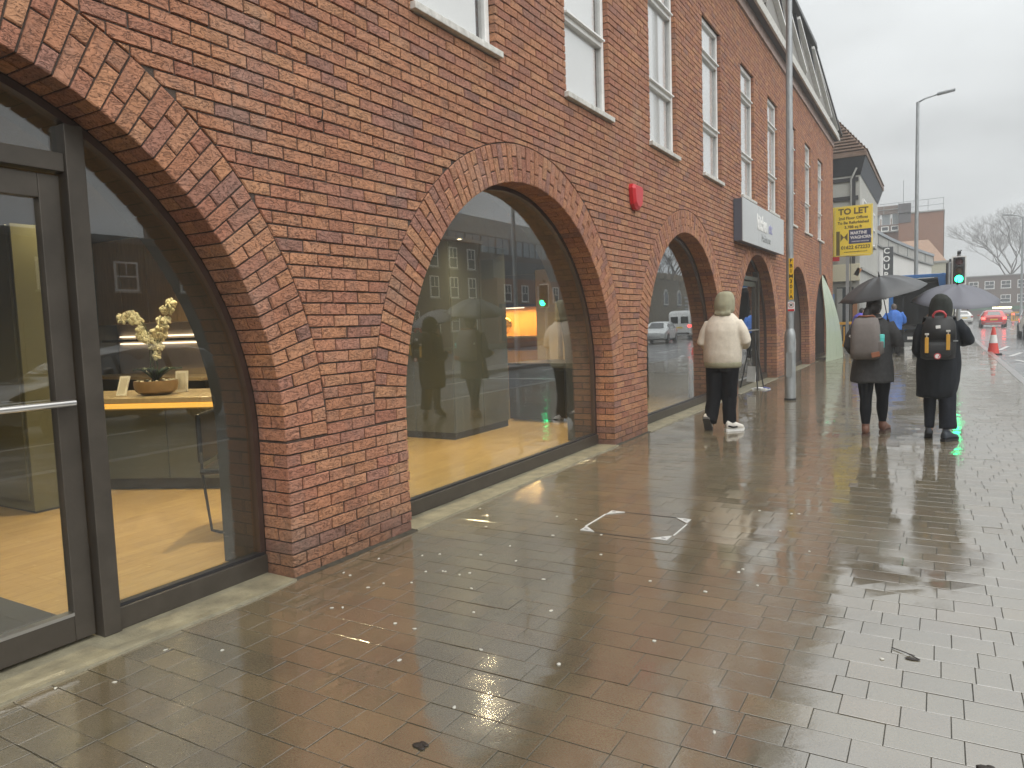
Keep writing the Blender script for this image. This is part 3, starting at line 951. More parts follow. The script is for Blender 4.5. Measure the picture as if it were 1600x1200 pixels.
for (x, y, p) in ((-1.3, 7.07, 34), (-1.5, 1.6, 22), (-3.0, 1.0, 5), (-1.6, 4.3, 28), (-4.4, 5.1, 26), (-2.9, 3.5, 12), (-1.5, 9.6, 26), (-3.9, 10.6, 22), (-1.6, 12.0, 8), (-5.6, 8.2, 10)):  # the one in front of the orchid island is added to brighten the flowers
    lamp_at(x, y, 2.99, p)
tan_m = mat('oak_panel', (.42, .285, .135), .5, var=.22, vscale=6, stretch=(6, 6, .6))
grey_unit_m = mat('pale_unit', (.095, .105, .092), .38, var=.08, vscale=3)
dark_unit_m = mat('dark_unit', (.030, .031, .030), .35, var=.2, vscale=4)
stone_m = mat('worktop', (.52, .42, .27), .25, var=.12, vscale=20)
glow_m = mat('strip_light', (1, .72, .30), emit=.6, ecol=(1.0, .50, .08))
whiteglow_m = mat('shelf_light', (1, .9, .75), emit=1.6, ecol=(1.0, .80, .56))
# tall cabinet behind the door
t = thing('tall_cabinet', 'tall olive grey cabinet standing behind the glazed shop door', 'cabinet', (-3.9, 3.12, FZ))
b = MB(); b.box((-.25, .19, 1.21), (1.9, .38, 2.38)); b.build('carcass', mat('olive_unit', (.125, .125, .07), .45, var=.1, vscale=2), t)
for k in range(3):
    b = MB(); b.box((-1.0 + k * .63 - .02 + .11, -.012, 1.25), (.622, .02, 2.28), bev=.002); b.build('door', MATS['olive_unit'], t)
b = MB(); b.box((-.25, .19, .02), (1.86, .34, .08)); b.build('plinth', dark_unit_m, t)
# island with the orchid
A_, B_ = Vector((-3.46, 3.88)), Vector((-2.30, 4.40))
ang = math.atan2(B_.y - A_.y, B_.x - A_.x)
t = thing('kitchen_island', 'pale kitchen island with a glowing amber strip under its worktop', 'kitchen island', (A_.x, A_.y, FZ), ang)
b = MB(); b.box((.30, .48, .855), (1.96, .98, .05), bev=.004); b.build('worktop', stone_m, t)
b = MB(); b.box((.30, .48, .80), (1.92, .94, .035)); b.build('light_strip', glow_m, t)
b = MB(); b.box((.30, .50, .44), (1.86, .86, .66)); b.build('carcass', grey_unit_m, t)
for k in range(3):
    b = MB(); b.box((-.31 + k * .615, .062, .44), (.608, .02, .655), bev=.003); b.build('door', grey_unit_m, t)
b = MB(); b.box((.30, .52, .05), (1.8, .8, .1)); b.build('plinth', dark_unit_m, t)
WT = FZ + .88
ux = Vector((math.cos(ang), math.sin(ang), 0)); uy = Vector((-math.sin(ang), math.cos(ang), 0))
def on_isl(a, c_, z=0): p = Vector((A_.x, A_.y, WT + z)) + ux * a + uy * c_; return (p.x, p.y, p.z)
t = thing('orchid_bowl', 'round brown bowl of white orchids on the island worktop', 'potted orchid', on_isl(.36, .34))
b = MB(); b.lathe([(.12, 0), (.185, .04), (.20, .10), (.195, .14), (.175, .14), (.17, .10)], 24); b.build('bowl', mat('bronze_bowl', (.26, .17, .085), .4, var=.2, vscale=12), t, auto=35)
b = MB(); b.lathe([(.176, .11), (.176, .118)], 20); b.build('soil', mat('moss', (.06, .05, .03), .9), t)
peb = mat('white_pebble', (.72, .68, .58), .5); pm = None
for k in range(12):
    b = MB(); a = 2 * PI * k / 12 + R.uniform(-.15, .15)
    if pm is None: b.ball((0, 0, 0), (.022, .017, .014), 8, 6); pm = b.mesh('pebble', peb, True)
    o = bpy.data.objects.new('pebble', pm); C.objects.link(o); o.parent = t; o.location = (.155 * math.cos(a), .155 * math.sin(a), .135); o.rotation_euler.z = a
leaf_m = mat('orchid_leaf', (.028, .062, .022), .35, var=.2)
for k in range(12):
    a = 2 * PI * k / 12 + R.uniform(-.25, .25); L = R.uniform(.16, .25); b = MB()
    rings = []
    for i in range(7):
        s_ = i / 6; w = .030 * math.sin(PI * (s_ * .86 + .08)); d = L * s_; z = .12 + .13 * math.sin(s_ * 1.9) * R.uniform(.95, 1.05)
        cx = Vector((math.cos(a), math.sin(a), 0)) * d + Vector((0, 0, z)); nn = Vector((-math.sin(a), math.cos(a), 0))
        rings.append([cx + nn * w + Vector((0, 0, .010)), cx + Vector((0, 0, .0)), cx - nn * w + Vector((0, 0, .010)), cx + Vector((0, 0, -.004))])
    b.loft(rings); b.build('leaf', leaf_m, t, smooth=True)
stem_m = mat('orchid_stem', (.10, .13, .04), .5)
petal_m = mat('orchid_petal', (.82, .80, .62), .55)
lip_m = mat('orchid_lip', (.75, .55, .12), .5)
flm = None
def flower_mesh():
    b = MB()
    for k in range(5):
        a = 2 * PI * k / 5 + PI / 2; w = .030 if k in (1, 4) else .021; L = .043
        rings = []
        for i in range(5):
            s_ = i / 4; ww = w * math.sin(PI * (s_ * .8 + .12)) ; d = .006 + L * s_
            c_ = Vector((math.cos(a) * d, .006 * s_ * s_, math.sin(a) * d)); n_ = Vector((-math.sin(a), 0, math.cos(a)))
            rings.append([c_ + n_ * ww, c_ + Vector((0, -.004, 0)), c_ - n_ * ww, c_ + Vector((0, .003, 0))])
        b.loft(rings)
    b.ball((0, -.010, -.006), (.009, .010, .012), 6, 5)
    return b.mesh('flower', petal_m, True)
flm = flower_mesh()
for (sx_, dirx, hh, n) in ((-.06, -.52, .66, 11), (-.03, -.20, .46, 6), (.05, .42, .78, 12), (.03, .20, .50, 8)):
    pts = []
    for i in range(9):
        s_ = i / 8
        pts.append(Vector((sx_ + dirx * max(0, s_ - .35) ** 1.3 * 1.3, R.uniform(-.008, .008), .12 + hh * (math.sin(min(s_, .8) / .8 * PI / 2) if dirx < 0 else s_ ** .8))))
    b = MB(); b.tube(pts, .004, 6); st = b.build('stem', stem_m, t, smooth=True)
    for k in range(n):
        s_ = .52 + .48 * k / max(1, n - 1); f = s_ * 8; i = min(7, int(f)); p = pts[i].lerp(pts[i + 1], f - i)
        o = bpy.data.objects.new('flower', flm); C.objects.link(o); o.parent = st
        o.location = p + Vector((R.uniform(-.04, .04), R.uniform(-.05, .0), R.uniform(-.05, .02))); o.rotation_euler = (R.uniform(-.4, .4), R.uniform(-.5, .5), R.uniform(.1, 1.4)); s2 = R.uniform(.9, 1.2); o.scale = (s2, s2, s2)
card_m = mat('card', (.66, .64, .58), .5)
for (a, c_, w, h, tl, lab) in ((.46, .62, .13, .21, -.15, 'small white framed card standing behind the orchid bowl'), (.10, .22, .10, .20, -.45, 'slanted white price card on the island beside the orchid bowl')):
    t = thing('card_stand', lab, 'card stand', on_isl(a, c_, .001), ang)
    b = MB(); b.box((0, 0, h / 2), (w, .012, h), rot=Matrix.Rotation(tl, 3, 'X')); b.build('frame', white_m, t)
    b = MB(); b.box((0, -.0075, h / 2), (w * .7, .004, h * .78), rot=Matrix.Rotation(tl, 3, 'X')); b.build('card', card_m, t)
t = thing('mixer_tap', 'slim chrome mixer tap rising from the island worktop', 'tap', on_isl(1.10, .5, .001), ang)
b = MB(); b.tube([(0, 0, 0), (0, 0, .26), (0, -.02, .31), (0, -.09, .33), (0, -.15, .31), (0, -.16, .27)], .012, 10); b.build('spout', MATS['brushed_steel'], t, smooth=True)
b = MB(); b.lathe([(.026, 0), (.026, .03), (.014, .035)], 14); b.build('base', MATS['brushed_steel'], t, auto=40)
b = MB(); b.tube([(.02, 0, .12), (.09, 0, .15)], .007, 8); b.build('lever', MATS['brushed_steel'], t, smooth=True)
t = thing('cutlery_pot', 'dark metal pot holding kitchen tools on the island beside the tap', 'pot', on_isl(.95, .66, .001))
b = MB(); b.lathe([(.05, 0), (.055, .15), (.05, .15), (.046, .01)], 16); b.build('pot', dark_unit_m, t, auto=40)
for k in range(4):
    b = MB(); b.tube([(.02 * math.cos(k * 1.6), .02 * math.sin(k * 1.6), .02), (.05 * math.cos(k * 1.6), .05 * math.sin(k * 1.6), .27)], .006, 6); b.ball((.052 * math.cos(k * 1.6), .052 * math.sin(k * 1.6), .29), (.022, .008, .03), 8, 6); b.build('utensil', MATS['brushed_steel'], t, smooth=True)
# wall unit with a lit shelf behind the island
t = thing('wall_unit', 'oak wall unit with a lit shelf behind the orchids', 'wall unit', (-6.2, 6.45, FZ))
for k in range(4):
    b = MB(); b.box((-.98 + k * .62, 0, 2.24), (.61, .36, 1.2), bev=.003); b.build('cupboard', tan_m, t)
b = MB(); b.box((0, .14, 1.2), (2.6, .06, .9)); b.build('back_panel', mat('splashback', (.50, .42, .34), .4, var=.1, vscale=3), t)
b = MB(); b.box((0, -.06, 1.40), (2.5, .24, .035)); b.build('shelf', dark_unit_m, t)
b = MB(); b.box((0, .085, 1.455), (2.4, .02, .02)); b.box((0, .085, 1.35), (2.4, .02, .02)); b.build('light_strip', whiteglow_m, t)
b = MB(); b.box((0, -.1, .88), (2.6, .62, .04)); b.build('worktop', stone_m, t)
b = MB(); b.box((0, -.06, .46), (2.56, .54, .78)); b.build('base_unit', dark_unit_m, t)
b = MB(); b.box((-1.55, -.1, 1.3), (.5, .6, 2.6)); b.build('tall_unit', dark_unit_m, t)
# large pale block in the second arch
t = thing('display_block', 'tall pale grey kitchen block with dark seams behind the second arch window', 'kitchen block', (-2.62, 8.22, FZ))
b = MB(); b.box((0, 0, 1.30), (1.24, 1.34, 2.42)); b.build('carcass', dark_unit_m, t)
for k in range(2):
    b = MB(); b.box((-.31 + k * .62, -.675, 1.30), (.612, .014, 2.42), bev=.002); b.build('door', grey_unit_m, t)
    b = MB(); b.box((.625, -.337 + k * .674, 1.30), (.014, .664, 2.42), bev=.002); b.build('door', grey_unit_m, t)
b = MB(); b.box((0, 0, .045), (1.22, 1.32, .09)); b.build('plinth', black_m, t)
t = thing('low_island', 'low dark kitchen island standing past the pale block', 'kitchen island', (-1.85, 9.9, FZ))
b = MB(); b.box((0, 0, .42), (.94, .9, .80), bev=.004); b.build('carcass', dark_unit_m, t)
b = MB(); b.box((0, 0, .845), (1.0, .96, .04), bev=.004); b.build('worktop', dark_m, t)
# amber-lit niche kitchen at the back
t = thing('niche_kitchen', 'dark wall kitchen with an amber lit niche and round mirror', 'kitchen', (-3.9, 12.7, FZ))
amber_lit_m = mat('amber_lit_finish', (.60, .33, .10), .45, var=.15, vscale=4)
b = MB(); b.box((-.05, .30, 1.2), (2.3, .06, 2.4)); b.build('back_panel', amber_lit_m, t)
b = MB(); b.box((-.35, .08, 2.1), (1.7, .40, .62), bev=.004); b.build('cupboard', dark_unit_m, t)
b = MB(); b.box((-.35, .05, 1.20), (1.7, .5, .04)); b.build('shelf', stone_m, t)
b = MB(); b.box((-.35, .05, 1.774), (.75, .06, .018)); b.build('light_strip', whiteglow_m, t)
b = MB(); b.box((-.35, .1, .47), (1.7, .36, .9)); b.build('base_unit', amber_lit_m, t)  # tan unit in reality: the niche's amber light is put into its colour
b = MB(); b.box((.72, .0, 1.25), (.44, .62, 2.44), bev=.004); b.build('tall_unit', mat('cream_unit', (.62, .50, .31), .4), t)
b = MB(); b.lathe([(.15, 0), (.165, .012), (.15, .024)], 24, Matrix.Translation((-.55, .26, 1.45)) @ Matrix.Rotation(rad(90), 4, 'X')); b.build('mirror', mat('amber_mirror', (.85, .55, .18), .15, metal=.9), t, auto=40)
l = bpy.data.lights.new('niche_glow', 'AREA'); l.shape = 'RECTANGLE'; l.size = 1.5; l.size_y = .05; l.energy = 20; l.color = (1, .58, .2)
o = bpy.data.objects.new('niche_glow', l); C.objects.link(o); o.parent = t; o.location = (-.35, .0, 1.75)
t = thing('cream_larder', 'cream larder cabinet with black oven squares beside the amber niche', 'cabinet', (-2.55, 12.75, FZ))
b = MB(); b.box((0, 0, 1.25), (.66, .62, 2.5), bev=.004); b.build('carcass', MATS['cream_unit'], t)
for zz_ in (1.72, .62):
    b = MB(); b.box((0, -.318, zz_), (.56, .02, .62), bev=.004); b.build('oven', dark_unit_m, t)
# mat, chair
t = tag(MB().box((-1.05, 1.05, FZ + .013), (1.35, 1.8, .016), bev=.005).build('door_mat', mat('coir_mat', (.035, .036, .036), .95, bump=.5, bscale=300)), 'dark grey barrier mat on the wood floor inside the shop door', 'mat')
t = thing('chair', 'dark chair on bent metal legs inside the first arch window', 'chair', (-1.22, 3.60, FZ), 2.2)
b = MB(); b.box((0, 0, .46), (.44, .44, .05), bev=.02); b.build('seat', dark_unit_m, t)
b = MB(); b.box((0, .21, .70), (.42, .04, .36), bev=.018); b.build('backrest', dark_unit_m, t)
for sx_ in (-.2, .2):
    b = MB(); b.tube([(sx_, .2, .6), (sx_, .2, .44), (sx_, .16, .03), (sx_, .10, .012), (sx_, -.2, .012), (sx_, -.24, .06), (sx_, -.2, .44)], .011, 8); b.build('leg', black_m, t, smooth=True)

# ================================================================== ON THE FACADE
t = thing('alarm_box', 'red burglar alarm box on the brick wall between the arches', 'alarm box', (0, 8.73, 2.84))
red_m = mat('alarm_red', (.56, .022, .030), .35, var=.08)
b = MB()
sh_ = [(-.14, .30), (.14, .30), (.165, .25), (.125, .06), (.055, 0), (-.055, 0), (-.125, .06), (-.165, .25)]
si_ = [(y * .82, .04 + z * .80) for y, z in sh_]
b.loft([[(.006, y, z) for y, z in sh_], [(.055, y, z) for y, z in sh_], [(.085, y, z) for y, z in si_]]); b.build('cover', red_m, t, auto=25)
b = MB(); b.box((.002, 0, .16), (.012, .22, .2)); b.build('back_plate', white_m, t)

t = thing('shop_sign', 'pale grey showroom sign box above the shop door with white lettering', 'shop sign', (0, 15.86, 2.86))
b = MB(); b.box((.085, 0, .40), (.15, 4.06, .76)); b.build('box', mat('sign_side', (.10, .11, .14), .5), t)
signf = mat('sign_face', (.52, .54, .55), .38, var=.06, vscale=2)
for k in range(3):
    b = MB(); b.box((.168, -1.36 + k * 1.36, .40), (.014, 1.354, .79), bev=.002); b.build('panel', signf, t)
text('lettering', 'kitchen', .40, white_m, t, T(.178, -.34, .46) @ FACE_PX, ext=.006, bold=.016, sx=.80)
text('lettering', 'etc', .36, mat('lilac', (.34, .34, .56), .5), t, T(.178, .50, .45) @ FACE_PX, ext=.004, sx=.85)
text('lettering', 'Maidstone', .22, mat('sign_grey', (.34, .355, .36), .5), t, T(.178, .05, .19) @ FACE_PX, ext=.003)
t = thing('wall_hook', 'short rusty iron hook left in the brick wall', 'hook', (0, 3.37, 2.75))
b = MB(); b.tube([(-.01, 0, 0), (.035, 0, 0), (.04, .004, .035), (.038, .01, .065)], .006, 6); b.build('hook', mat('rust', (.045, .028, .022), .8), t, smooth=True)

# ================================================================== STREET FURNITURE
t = thing('lamp_post', 'galvanised lamp post with a thick base and yellow number strip near the shop wall', 'lamp post', (1.07, 13.33, 0))
b = MB(); b.lathe([(.092, 0), (.092, 1.10), (.088, 1.16), (.062, 1.24)], 24); b.build('base', galv_m, t, auto=40)
b = MB(); b.lathe([(.062, 1.2), (.060, 3.0), (.052, 6.2), (.045, 10.0)], 20); b.build('pole', galv_m, t, auto=40)
b = MB(); b.lathe([(.098, .002), (.098, .035)], 20); b.build('foot_ring', black_m, t)
b = MB(); b.box((0, -.093, .62), (.10, .006, .42), bev=.002); b.build('hatch', galv_m, t)
b = MB(); b.box((.03, -.051, 2.09), (.075, .024, .70), bev=.003); yl = b.build('number_strip', mat('label_yellow', (.80, .47, .015), .4), t)
for k, ch in enumerate('FB1M301A'):
    text('character', ch, .085, black_m, yl, T(.03, -.0635, 2.40 - k * .088) @ FACE_MY, ext=.0015, bold=.002)
b = MB(); b.box((.03, -.054, 1.62), (.11, .022, .16), bev=.004); st_ = b.build('sticker', white_m, t)
b = MB(); b.box((.03, -.0665, 1.56), (.105, .003, .035)); b.build('band', red_m, st_)
b = MB(); b.lathe([(.042, 0), (.048, 0), (.048, .003), (.042, .003), (.042, 0)], 20, T(.03, -.0655, 1.645) @ FACE_MY, cap=False); b.build('ring', red_m, st_)
for s_ in (1, -1):
    b = MB(); b.box((.03, -.0670, 1.645), (.06, .003, .012), rot=Matrix.Rotation(s_ * rad(42), 3, 'Y')); b.build('cross', black_m, st_)
# its far away twin with the lantern arm
def tall_lamp(x, y, label, h=10.0, arm=1.0, ang=0.1, group=None):
    t = thing('street_light', label, 'street light', (x, y, gz(y)), ang, group)
    b = MB(); b.lathe([(.11, 0), (.11, 1.3), (.08, 1.4), (.075, 3), (.058, h)], 14); b.build('pole', galv_m, t, auto=40)
    b = MB(); b.tube([(0, 0, h - .02), (.25, 0, h + .10), (arm, 0, h + .2)], .035, 8); b.build('arm', galv_m, t, smooth=True)
    b = MB(); b.box((arm + .25, 0, h + .23), (.62, .24, .09), bev=.03, rot=Matrix.Rotation(rad(-7), 3, 'Y')); b.build('lantern', galv_m, t, auto=40)
    return t
tall_lamp(2.45, 34, 'tall grey street light with a slim lantern arm rising behind the black umbrella', 9.75, .72, .05)
tall_lamp(9.55, 23.2, 'tall grey street light on the traffic island mid road', 10, 1.2, 2.9)
tall_lamp(8.03, 60, 'thin grey pole beyond the silver car far down the road', 7.5, .6, 3)

# traffic lights
green_m = mat('green_lamp', (.0, .6, .3), emit=14, ecol=(.012, 1.0, .30))
def signal(x, y, label, zb=2.28, rz=0.0):
    t = thing('traffic_light', label, 'traffic light', (x, y, gz(y)), rz)
    b = MB(); b.lathe([(.057, 0), (.057, zb + 1.0)], 14); b.build('pole', galv_m, t, auto=40)
    b = MB(); b.box((0, -.10, zb + .43), (.40, .02, .90), bev=.004); bk = b.build('backing_board', dark_m, t)
    b = MB()
    for (cx, cz, w, h) in ((-.18, zb + .43, .042, .90), (.18, zb + .43, .042, .90), (0, zb + .862, .318, .036), (0, zb - .004, .318, .036)): b.box((cx, -.113, cz), (w, .006, h))
    b.build('border', white_m, bk)
    b = MB(); b.box((0, -.19, zb + .43), (.27, .16, .82), bev=.02); b.build('head', dark_m, t, auto=40)
    for k, (m, nm) in enumerate(((green_m, 'green_lens'), (mat('amber_lens', (.10, .06, .02), .3) if 'amber_lens' not in MATS else MATS['amber_lens'], 'amber_lens'), (MATS.get('red_lens') or mat('red_lens', (.08, .015, .015), .3), 'red_lens'))):
        zc = zb + .16 + k * .27
        b = MB(); b.lathe([(.112, 0), (.10, .014), (.055, .026), (.01, .03)], 18, T(0, -.272, zc) @ FACE_MY); b.build(nm, m, t, smooth=True)
        b = MB(); n = 12; rings = []
        for q in range(n + 1):
            a = rad(-10) + rad(200) * q / n
            rings.append([(.115 * math.cos(a), -.27, zc + .115 * math.sin(a)), (.115 * math.cos(a), -.27 - .15 * (.45 + .55 * max(0, math.sin(a))), zc + .115 * math.sin(a)), (.108 * math.cos(a), -.27 - .15 * (.45 + .55 * max(0, math.sin(a))), zc + .108 * math.sin(a)), (.108 * math.cos(a), -.27, zc + .108 * math.sin(a))])
        b.loft(rings); b.build('visor', black_m, t)
    b = MB(); b.box((0, -.05, zb + 1.0), (.10, .14, .09), bev=.012, rot=Matrix.Rotation(rad(18), 3, 'X')); b.box((0, .0, zb + .93), (.05, .05, .12)); b.box((.055, -.08, zb + 1.055), (.04, .1, .02), rot=Matrix.Rotation(rad(25), 3, 'Y')); b.build('detector', dark_m, t)
    return t
signal(3.81, 27.4, 'traffic light showing green above the grey umbrella')
signal(9.15, 24.8, 'second traffic light showing green on the traffic island', 2.1)
t = thing('signal_head', 'dark traffic signal turned away beside the green traffic light', 'traffic light', (3.55, 28.3, 0))
b = MB(); b.lathe([(.05, 0), (.05, 3.05)], 12); b.build('pole', galv_m, t)
b = MB(); b.box((.03, .12, 2.62), (.24, .3, .80), bev=.02); b.box((.03, .06, 3.09), (.06, .08, .12)); b.build('head', dark_m, t)

# letting board
yel = mat('board_yellow', (.93, .70, .055), .5); navy = mat('board_navy', (.035, .045, .13), .5); brn = mat('board_text', (.14, .10, .02), .6); ybor = mat('board_border', (.80, .73, .33), .5)
t = thing('letting_board', 'yellow TO LET board on a grey post at the end of the brick building', 'letting board', (.36, 28.95, 0))
b = MB(); b.box((0.05, .08, 1.9), (.10, .08, 3.8)); b.build('post', galv_m, t)
bw, bh, bz = 1.26, 1.76, 3.53
tiltz = Matrix.Rotation(rad(-4), 4, 'Z')
BM = T(.24, 0, bz) @ tiltz
b = MB(); b.box((0, 0, bh / 2), (bw, .02, bh), M=BM, bev=.003); bo = b.build('board', yel, t)
b = MB(); b.box((0, .0, bh / 2), (bw, .02, bh), M=T(.17, .28, bz) @ Matrix.Rotation(rad(16), 4, 'Z'), bev=.003); b.build('rear_board', yel, t)
FB = BM @ T(0, -.0115, 0)
def bbox_(cx, cz, w, h, m, nm='print', dy=0.0):
    b = MB(); b.box((cx, dy, cz), (w, .003, h), M=FB); return b.build(nm, m, bo)
for a in ((0, bh - .025, bw - .05, .016), (0, .028, bw - .05, .016), (-bw / 2 + .028, bh / 2, .016, bh - .04), (bw / 2 - .028, bh / 2, .016, bh - .04)): bbox_(*a, ybor, 'border')
def btxt(s_, size, z, m=brn, x=0, bold=.004, sx=1.0, al='CENTER'):
    text('lettering', s_, size, m, bo, FB @ T(x, -.003, z) @ FACE_MY, ext=.0015, bold=bold, sx=sx, align=al)
btxt('TO LET', .29, 1.56, bold=.010, sx=1.02)
btxt('2nd Floor Offices', .135, 1.33); btxt('To Be Refurbished', .135, 1.17); btxt('3,788 sq ft', .135, 1.01)
bbox_(.22, .665, .72, .50, navy); bbox_(-.50, .46, .12, .86, brn)
for sgn in (1, -1):
    b = MB(); b.prism([(0, 0), (sgn * .12, .145), (sgn * .12, -.145)] if sgn < 0 else [(0, 0), (sgn * .12, -.145), (sgn * .12, .145)], .004, FB @ T(-.30, -.001, .665) @ FACE_MY); b.build('emblem', brn, bo)
btxt('MARTINE', .15, .79, white_m, -.09, .004, .86, 'LEFT'); btxt('WAGHORN', .15, .63, white_m, -.09, .004, .86, 'LEFT'); btxt('CHARTERED SURVEYORS', .05, .49, white_m, .23, 0.001)
btxt('01622 672233', .165, .29, x=.08, bold=.005); btxt('www.martinewaghorn.co.uk', .066, .14, x=.08, bold=.001)

# green boards leaning over the sixth arch, with a batten
green_b = mat('green_board', (.47, .55, .42), .45, var=.16, vscale=5, stretch=(4, 4, .5), coat=.4, coat_r=.2)
t = thing('green_panel', 'pale green boarded panel with a rounded top leaning on the brick wall', 'panel', (0, 25.75, 0))
nb = 5; yb0, yb1 = -1.32, 1.15
for k in range(nb):
    b = MB(); rings = []
    for i in range(13):
        s_ = i / 12; z = 2.72 * s_
        wl = yb0 + .80 * s_ ** 2.2 + (.30 * max(0, s_ - .86) / .14); wr = yb1 - 1.05 * s_ ** 2.1 - (.30 * max(0, s_ - .86) / .14)
        ya, yb = wl + (wr - wl) * k / nb, wl + (wr - wl) * (k + 1) / nb
        xs = [.50 - .47 * s_ + .10 * math.sin(PI * s_) - (.22 * (1 - s_) * (1 - e_ / nb)) for e_ in (k, k + 1)]
        pr_ = .003 if k % 2 else 0
        rings.append([(xs[0] + pr_, ya + .0015, z), (xs[1] + pr_, yb - .0015, z), (xs[1] + pr_ - .022, yb - .0015, z), (xs[0] + pr_ - .022, ya + .0015, z)])
    b.loft(rings); fix_normals(b.build('board', green_b, t))
t = tag(MB().tube([(.03, 26.9, 1.95), (.46, 27.55, .015)], .022, 6).build('batten', mat('pale_timber', (.44, .38, .30), .7, var=.2), None, smooth=False), 'thin pale timber batten leaning against the wall beside the green panel', 'batten')

# barrier, cones
yb_m = mat('barrier_yellow', (.80, .40, .03), .45, var=.08); 
def barrier(x, y, rz, label, w=1.0, group=None, h=1.0):
    t = thing('barrier', label, 'barrier', (x, y, gz(y)), rz, group)
    b = MB()
    for (cx, cz, ww, hh) in ((0, h - .05, w, .10), (0, .30, w, .10), (-w / 2 + .04, .6, .08, h - .3), (w / 2 - .04, .6, .08, h - .3)): b.box((cx, 0, cz), (ww, .05, hh), bev=.01)
    b.build('frame', yb_m, t)
    n = int(w / .14)
    for k in range(n):
        b = MB(); b.box((-w / 2 + .08 + (w - .16) * (k + .5) / n, 0, .62), (.05, .03, h - .42)); b.build('slat', yb_m, t)
    for s_ in (-1, 1):
        b = MB(); b.box((s_ * (w / 2 - .12), 0, .04), (.08, .5, .08), bev=.01); b.build('foot', black_m, t)
    return t
barrier(.40, 29.4, .25, 'yellow plastic pedestrian barrier behind the green panel', 1.1, h=1.16)
barrier(2.88, 26.9, 1.35, 'yellow plastic barrier half hidden between the two women', .9, h=1.05)
barrier(9.6, 82, .1, 'small orange barrier standing beyond the red car', 1.2, h=1.1)
cone_r = mat('cone_red', (.62, .045, .030), .5, var=.1); cone_w = mat('cone_white', (.74, .74, .72), .4)
def cone(x, y, label, h=.95):
    t = thing('traffic_cone', label, 'traffic cone', (x, y, gz(y) if x < 4.8 else gz(y) - .11))
    b = MB(); b.box((0, 0, .025), (.50, .50, .05), bev=.015); b.build('base', black_m, t)
    k = h / .95; prof = [(.185, .05), (.168, .10), (.125, .40)]
    b = MB(); b.lathe([(r_, z * k) for r_, z in prof], 20); b.build('lower_band', cone_r, t, auto=60)
    b = MB(); b.lathe([(.1255, .40 * k), (.085, .68 * k)], 20); b.build('white_band', cone_w, t, auto=60)
    b = MB(); b.lathe([(.085, .68 * k), (.045, .93 * k), (.035, .95 * k)], 20); b.build('top', cone_r, t, auto=60)
cone(4.90, 29.9, 'red and white traffic cone on the wet pavement edge behind the walking women')

# inspection cover: steel corner plates and edges set in the pavers
steel_m = mat('cover_steel', (.66, .67, .66), .35, var=.15, vscale=30, metal=.15)
t = thing('inspection_cover', 'square paver inspection cover with shiny steel corners', 'manhole cover', (1.12, 4.59, 0))
cs = [(0, 0), (.63, .01), (.63, .57), (0, .58)]
for i, (cx, cy) in enumerate(cs):
    dx = .11 if i in (0, 3) else -.11; dy = .11 if i in (0, 1) else -.11
    b = MB(); tri = [(cx, cy), (cx + dx, cy), (cx, cy + dy)]
    if dx * dy < 0: tri = [tri[0], tri[2], tri[1]]
    b.prism(tri, .004, T(0, 0, .0015)); b.build('corner_plate', steel_m, t)
    b = MB(); b.box((cx + dx * .30, cy + dy * .30, .0058), (.028, .012, .001)); b.build('key_slot', black_m, t)
b = MB(); b.box((-.006, .29, .0012), (.012, .37, .005)); b.build('edge_strip', steel_m, t)
b = MB(); b.box((.636, .29, .0012), (.010, .30, .004)); b.build('edge_strip', steel_m, t)
for cy in (-.006, .584):
    b = MB(); b.box((.315, cy, .0005), (.40, .009, .003)); b.build('edge_strip', dark_m, t)

# litter: pale gum spots on the pavers
gum_m = mat('gum', (.52, .51, .46), .6); GUM = [(0.12, 4.83), (1.6, 3.21), (2.19, 3.1), (3.11, 3.35), (2.37, 5.61), (2.42, 5.63), (2.14, 5.61), (0.85, 4.07), (0.43, 3.66), (0.52, 3.73), (0.77, 3.83), (1.04, 3.82), (0.73, 3.47), (0.75, 3.47), (0.86, 3.46), (0.9, 3.51), (0.68, 3.23), (0.5, 3.06), (1.25, 3.02), (0.97, 2.73), (1.1, 2.72), (1.25, 2.42), (1.52, 2.67), (1.47, 4.15), (1.91, 3.83), (2.32, 4.18), (2.38, 5.12), (2.62, 4.74), (0.19, 3.19), (0.21, 3.49), (0.53, 2.74), (0.58, 2.77), (2.33, 4.24), (2.46, 4.01), (0.97, 4.84), (0.8, 4.86), (2.63, 2.48), (2.23, 3.8), (0.18, 2.01), (0.43, 2.13), (0.27, 1.71), (0.09, 1.56), (0.54, 3.15), (0.26, 3.17), (0.64, 3.42), (1.05, 3.3), (1.35, 3.6), (1.0, 4.4), (1.3, 4.55), (.45, 4.4), (1.7, 2.2), (1.9, 2.7)]
gms = []
for k in range(7):
    b = MB(); n = 10; r0 = R.uniform(.007, .014); el = R.uniform(.55, 1.0)
    ring = [(r0 * R.uniform(.75, 1.2) * math.cos(2 * PI * j / n), el * r0 * R.uniform(.75, 1.2) * math.sin(2 * PI * j / n)) for j in range(n)]
    b.loft([[(x, y, -.001) for x, y in ring], [(x * .9, y * .9, .0022) for x, y in ring], [(x * .5, y * .5, .003) for x, y in ring]]); gms.append(b.mesh('gum_spot', gum_m, True))
for (x, y) in GUM:
    o = bpy.data.objects.new('gum_spot', R.choice(gms)); C.objects.link(o); o.location = (x, y, .0015); o.rotation_euler.z = R.uniform(0, 6)
    tag(o, 'small white spot of chewing gum or petal on the brown wet pavers', 'gum spot', 'pale gum spots scattered on the pavers')
b = MB(); 
for k in range(9):
    a = R.uniform(0, 6.3); r_ = R.uniform(0, .028); b.ball((r_ * math.cos(a), r_ * .6 * math.sin(a), .003), (.016, .011, .004), 7, 4)
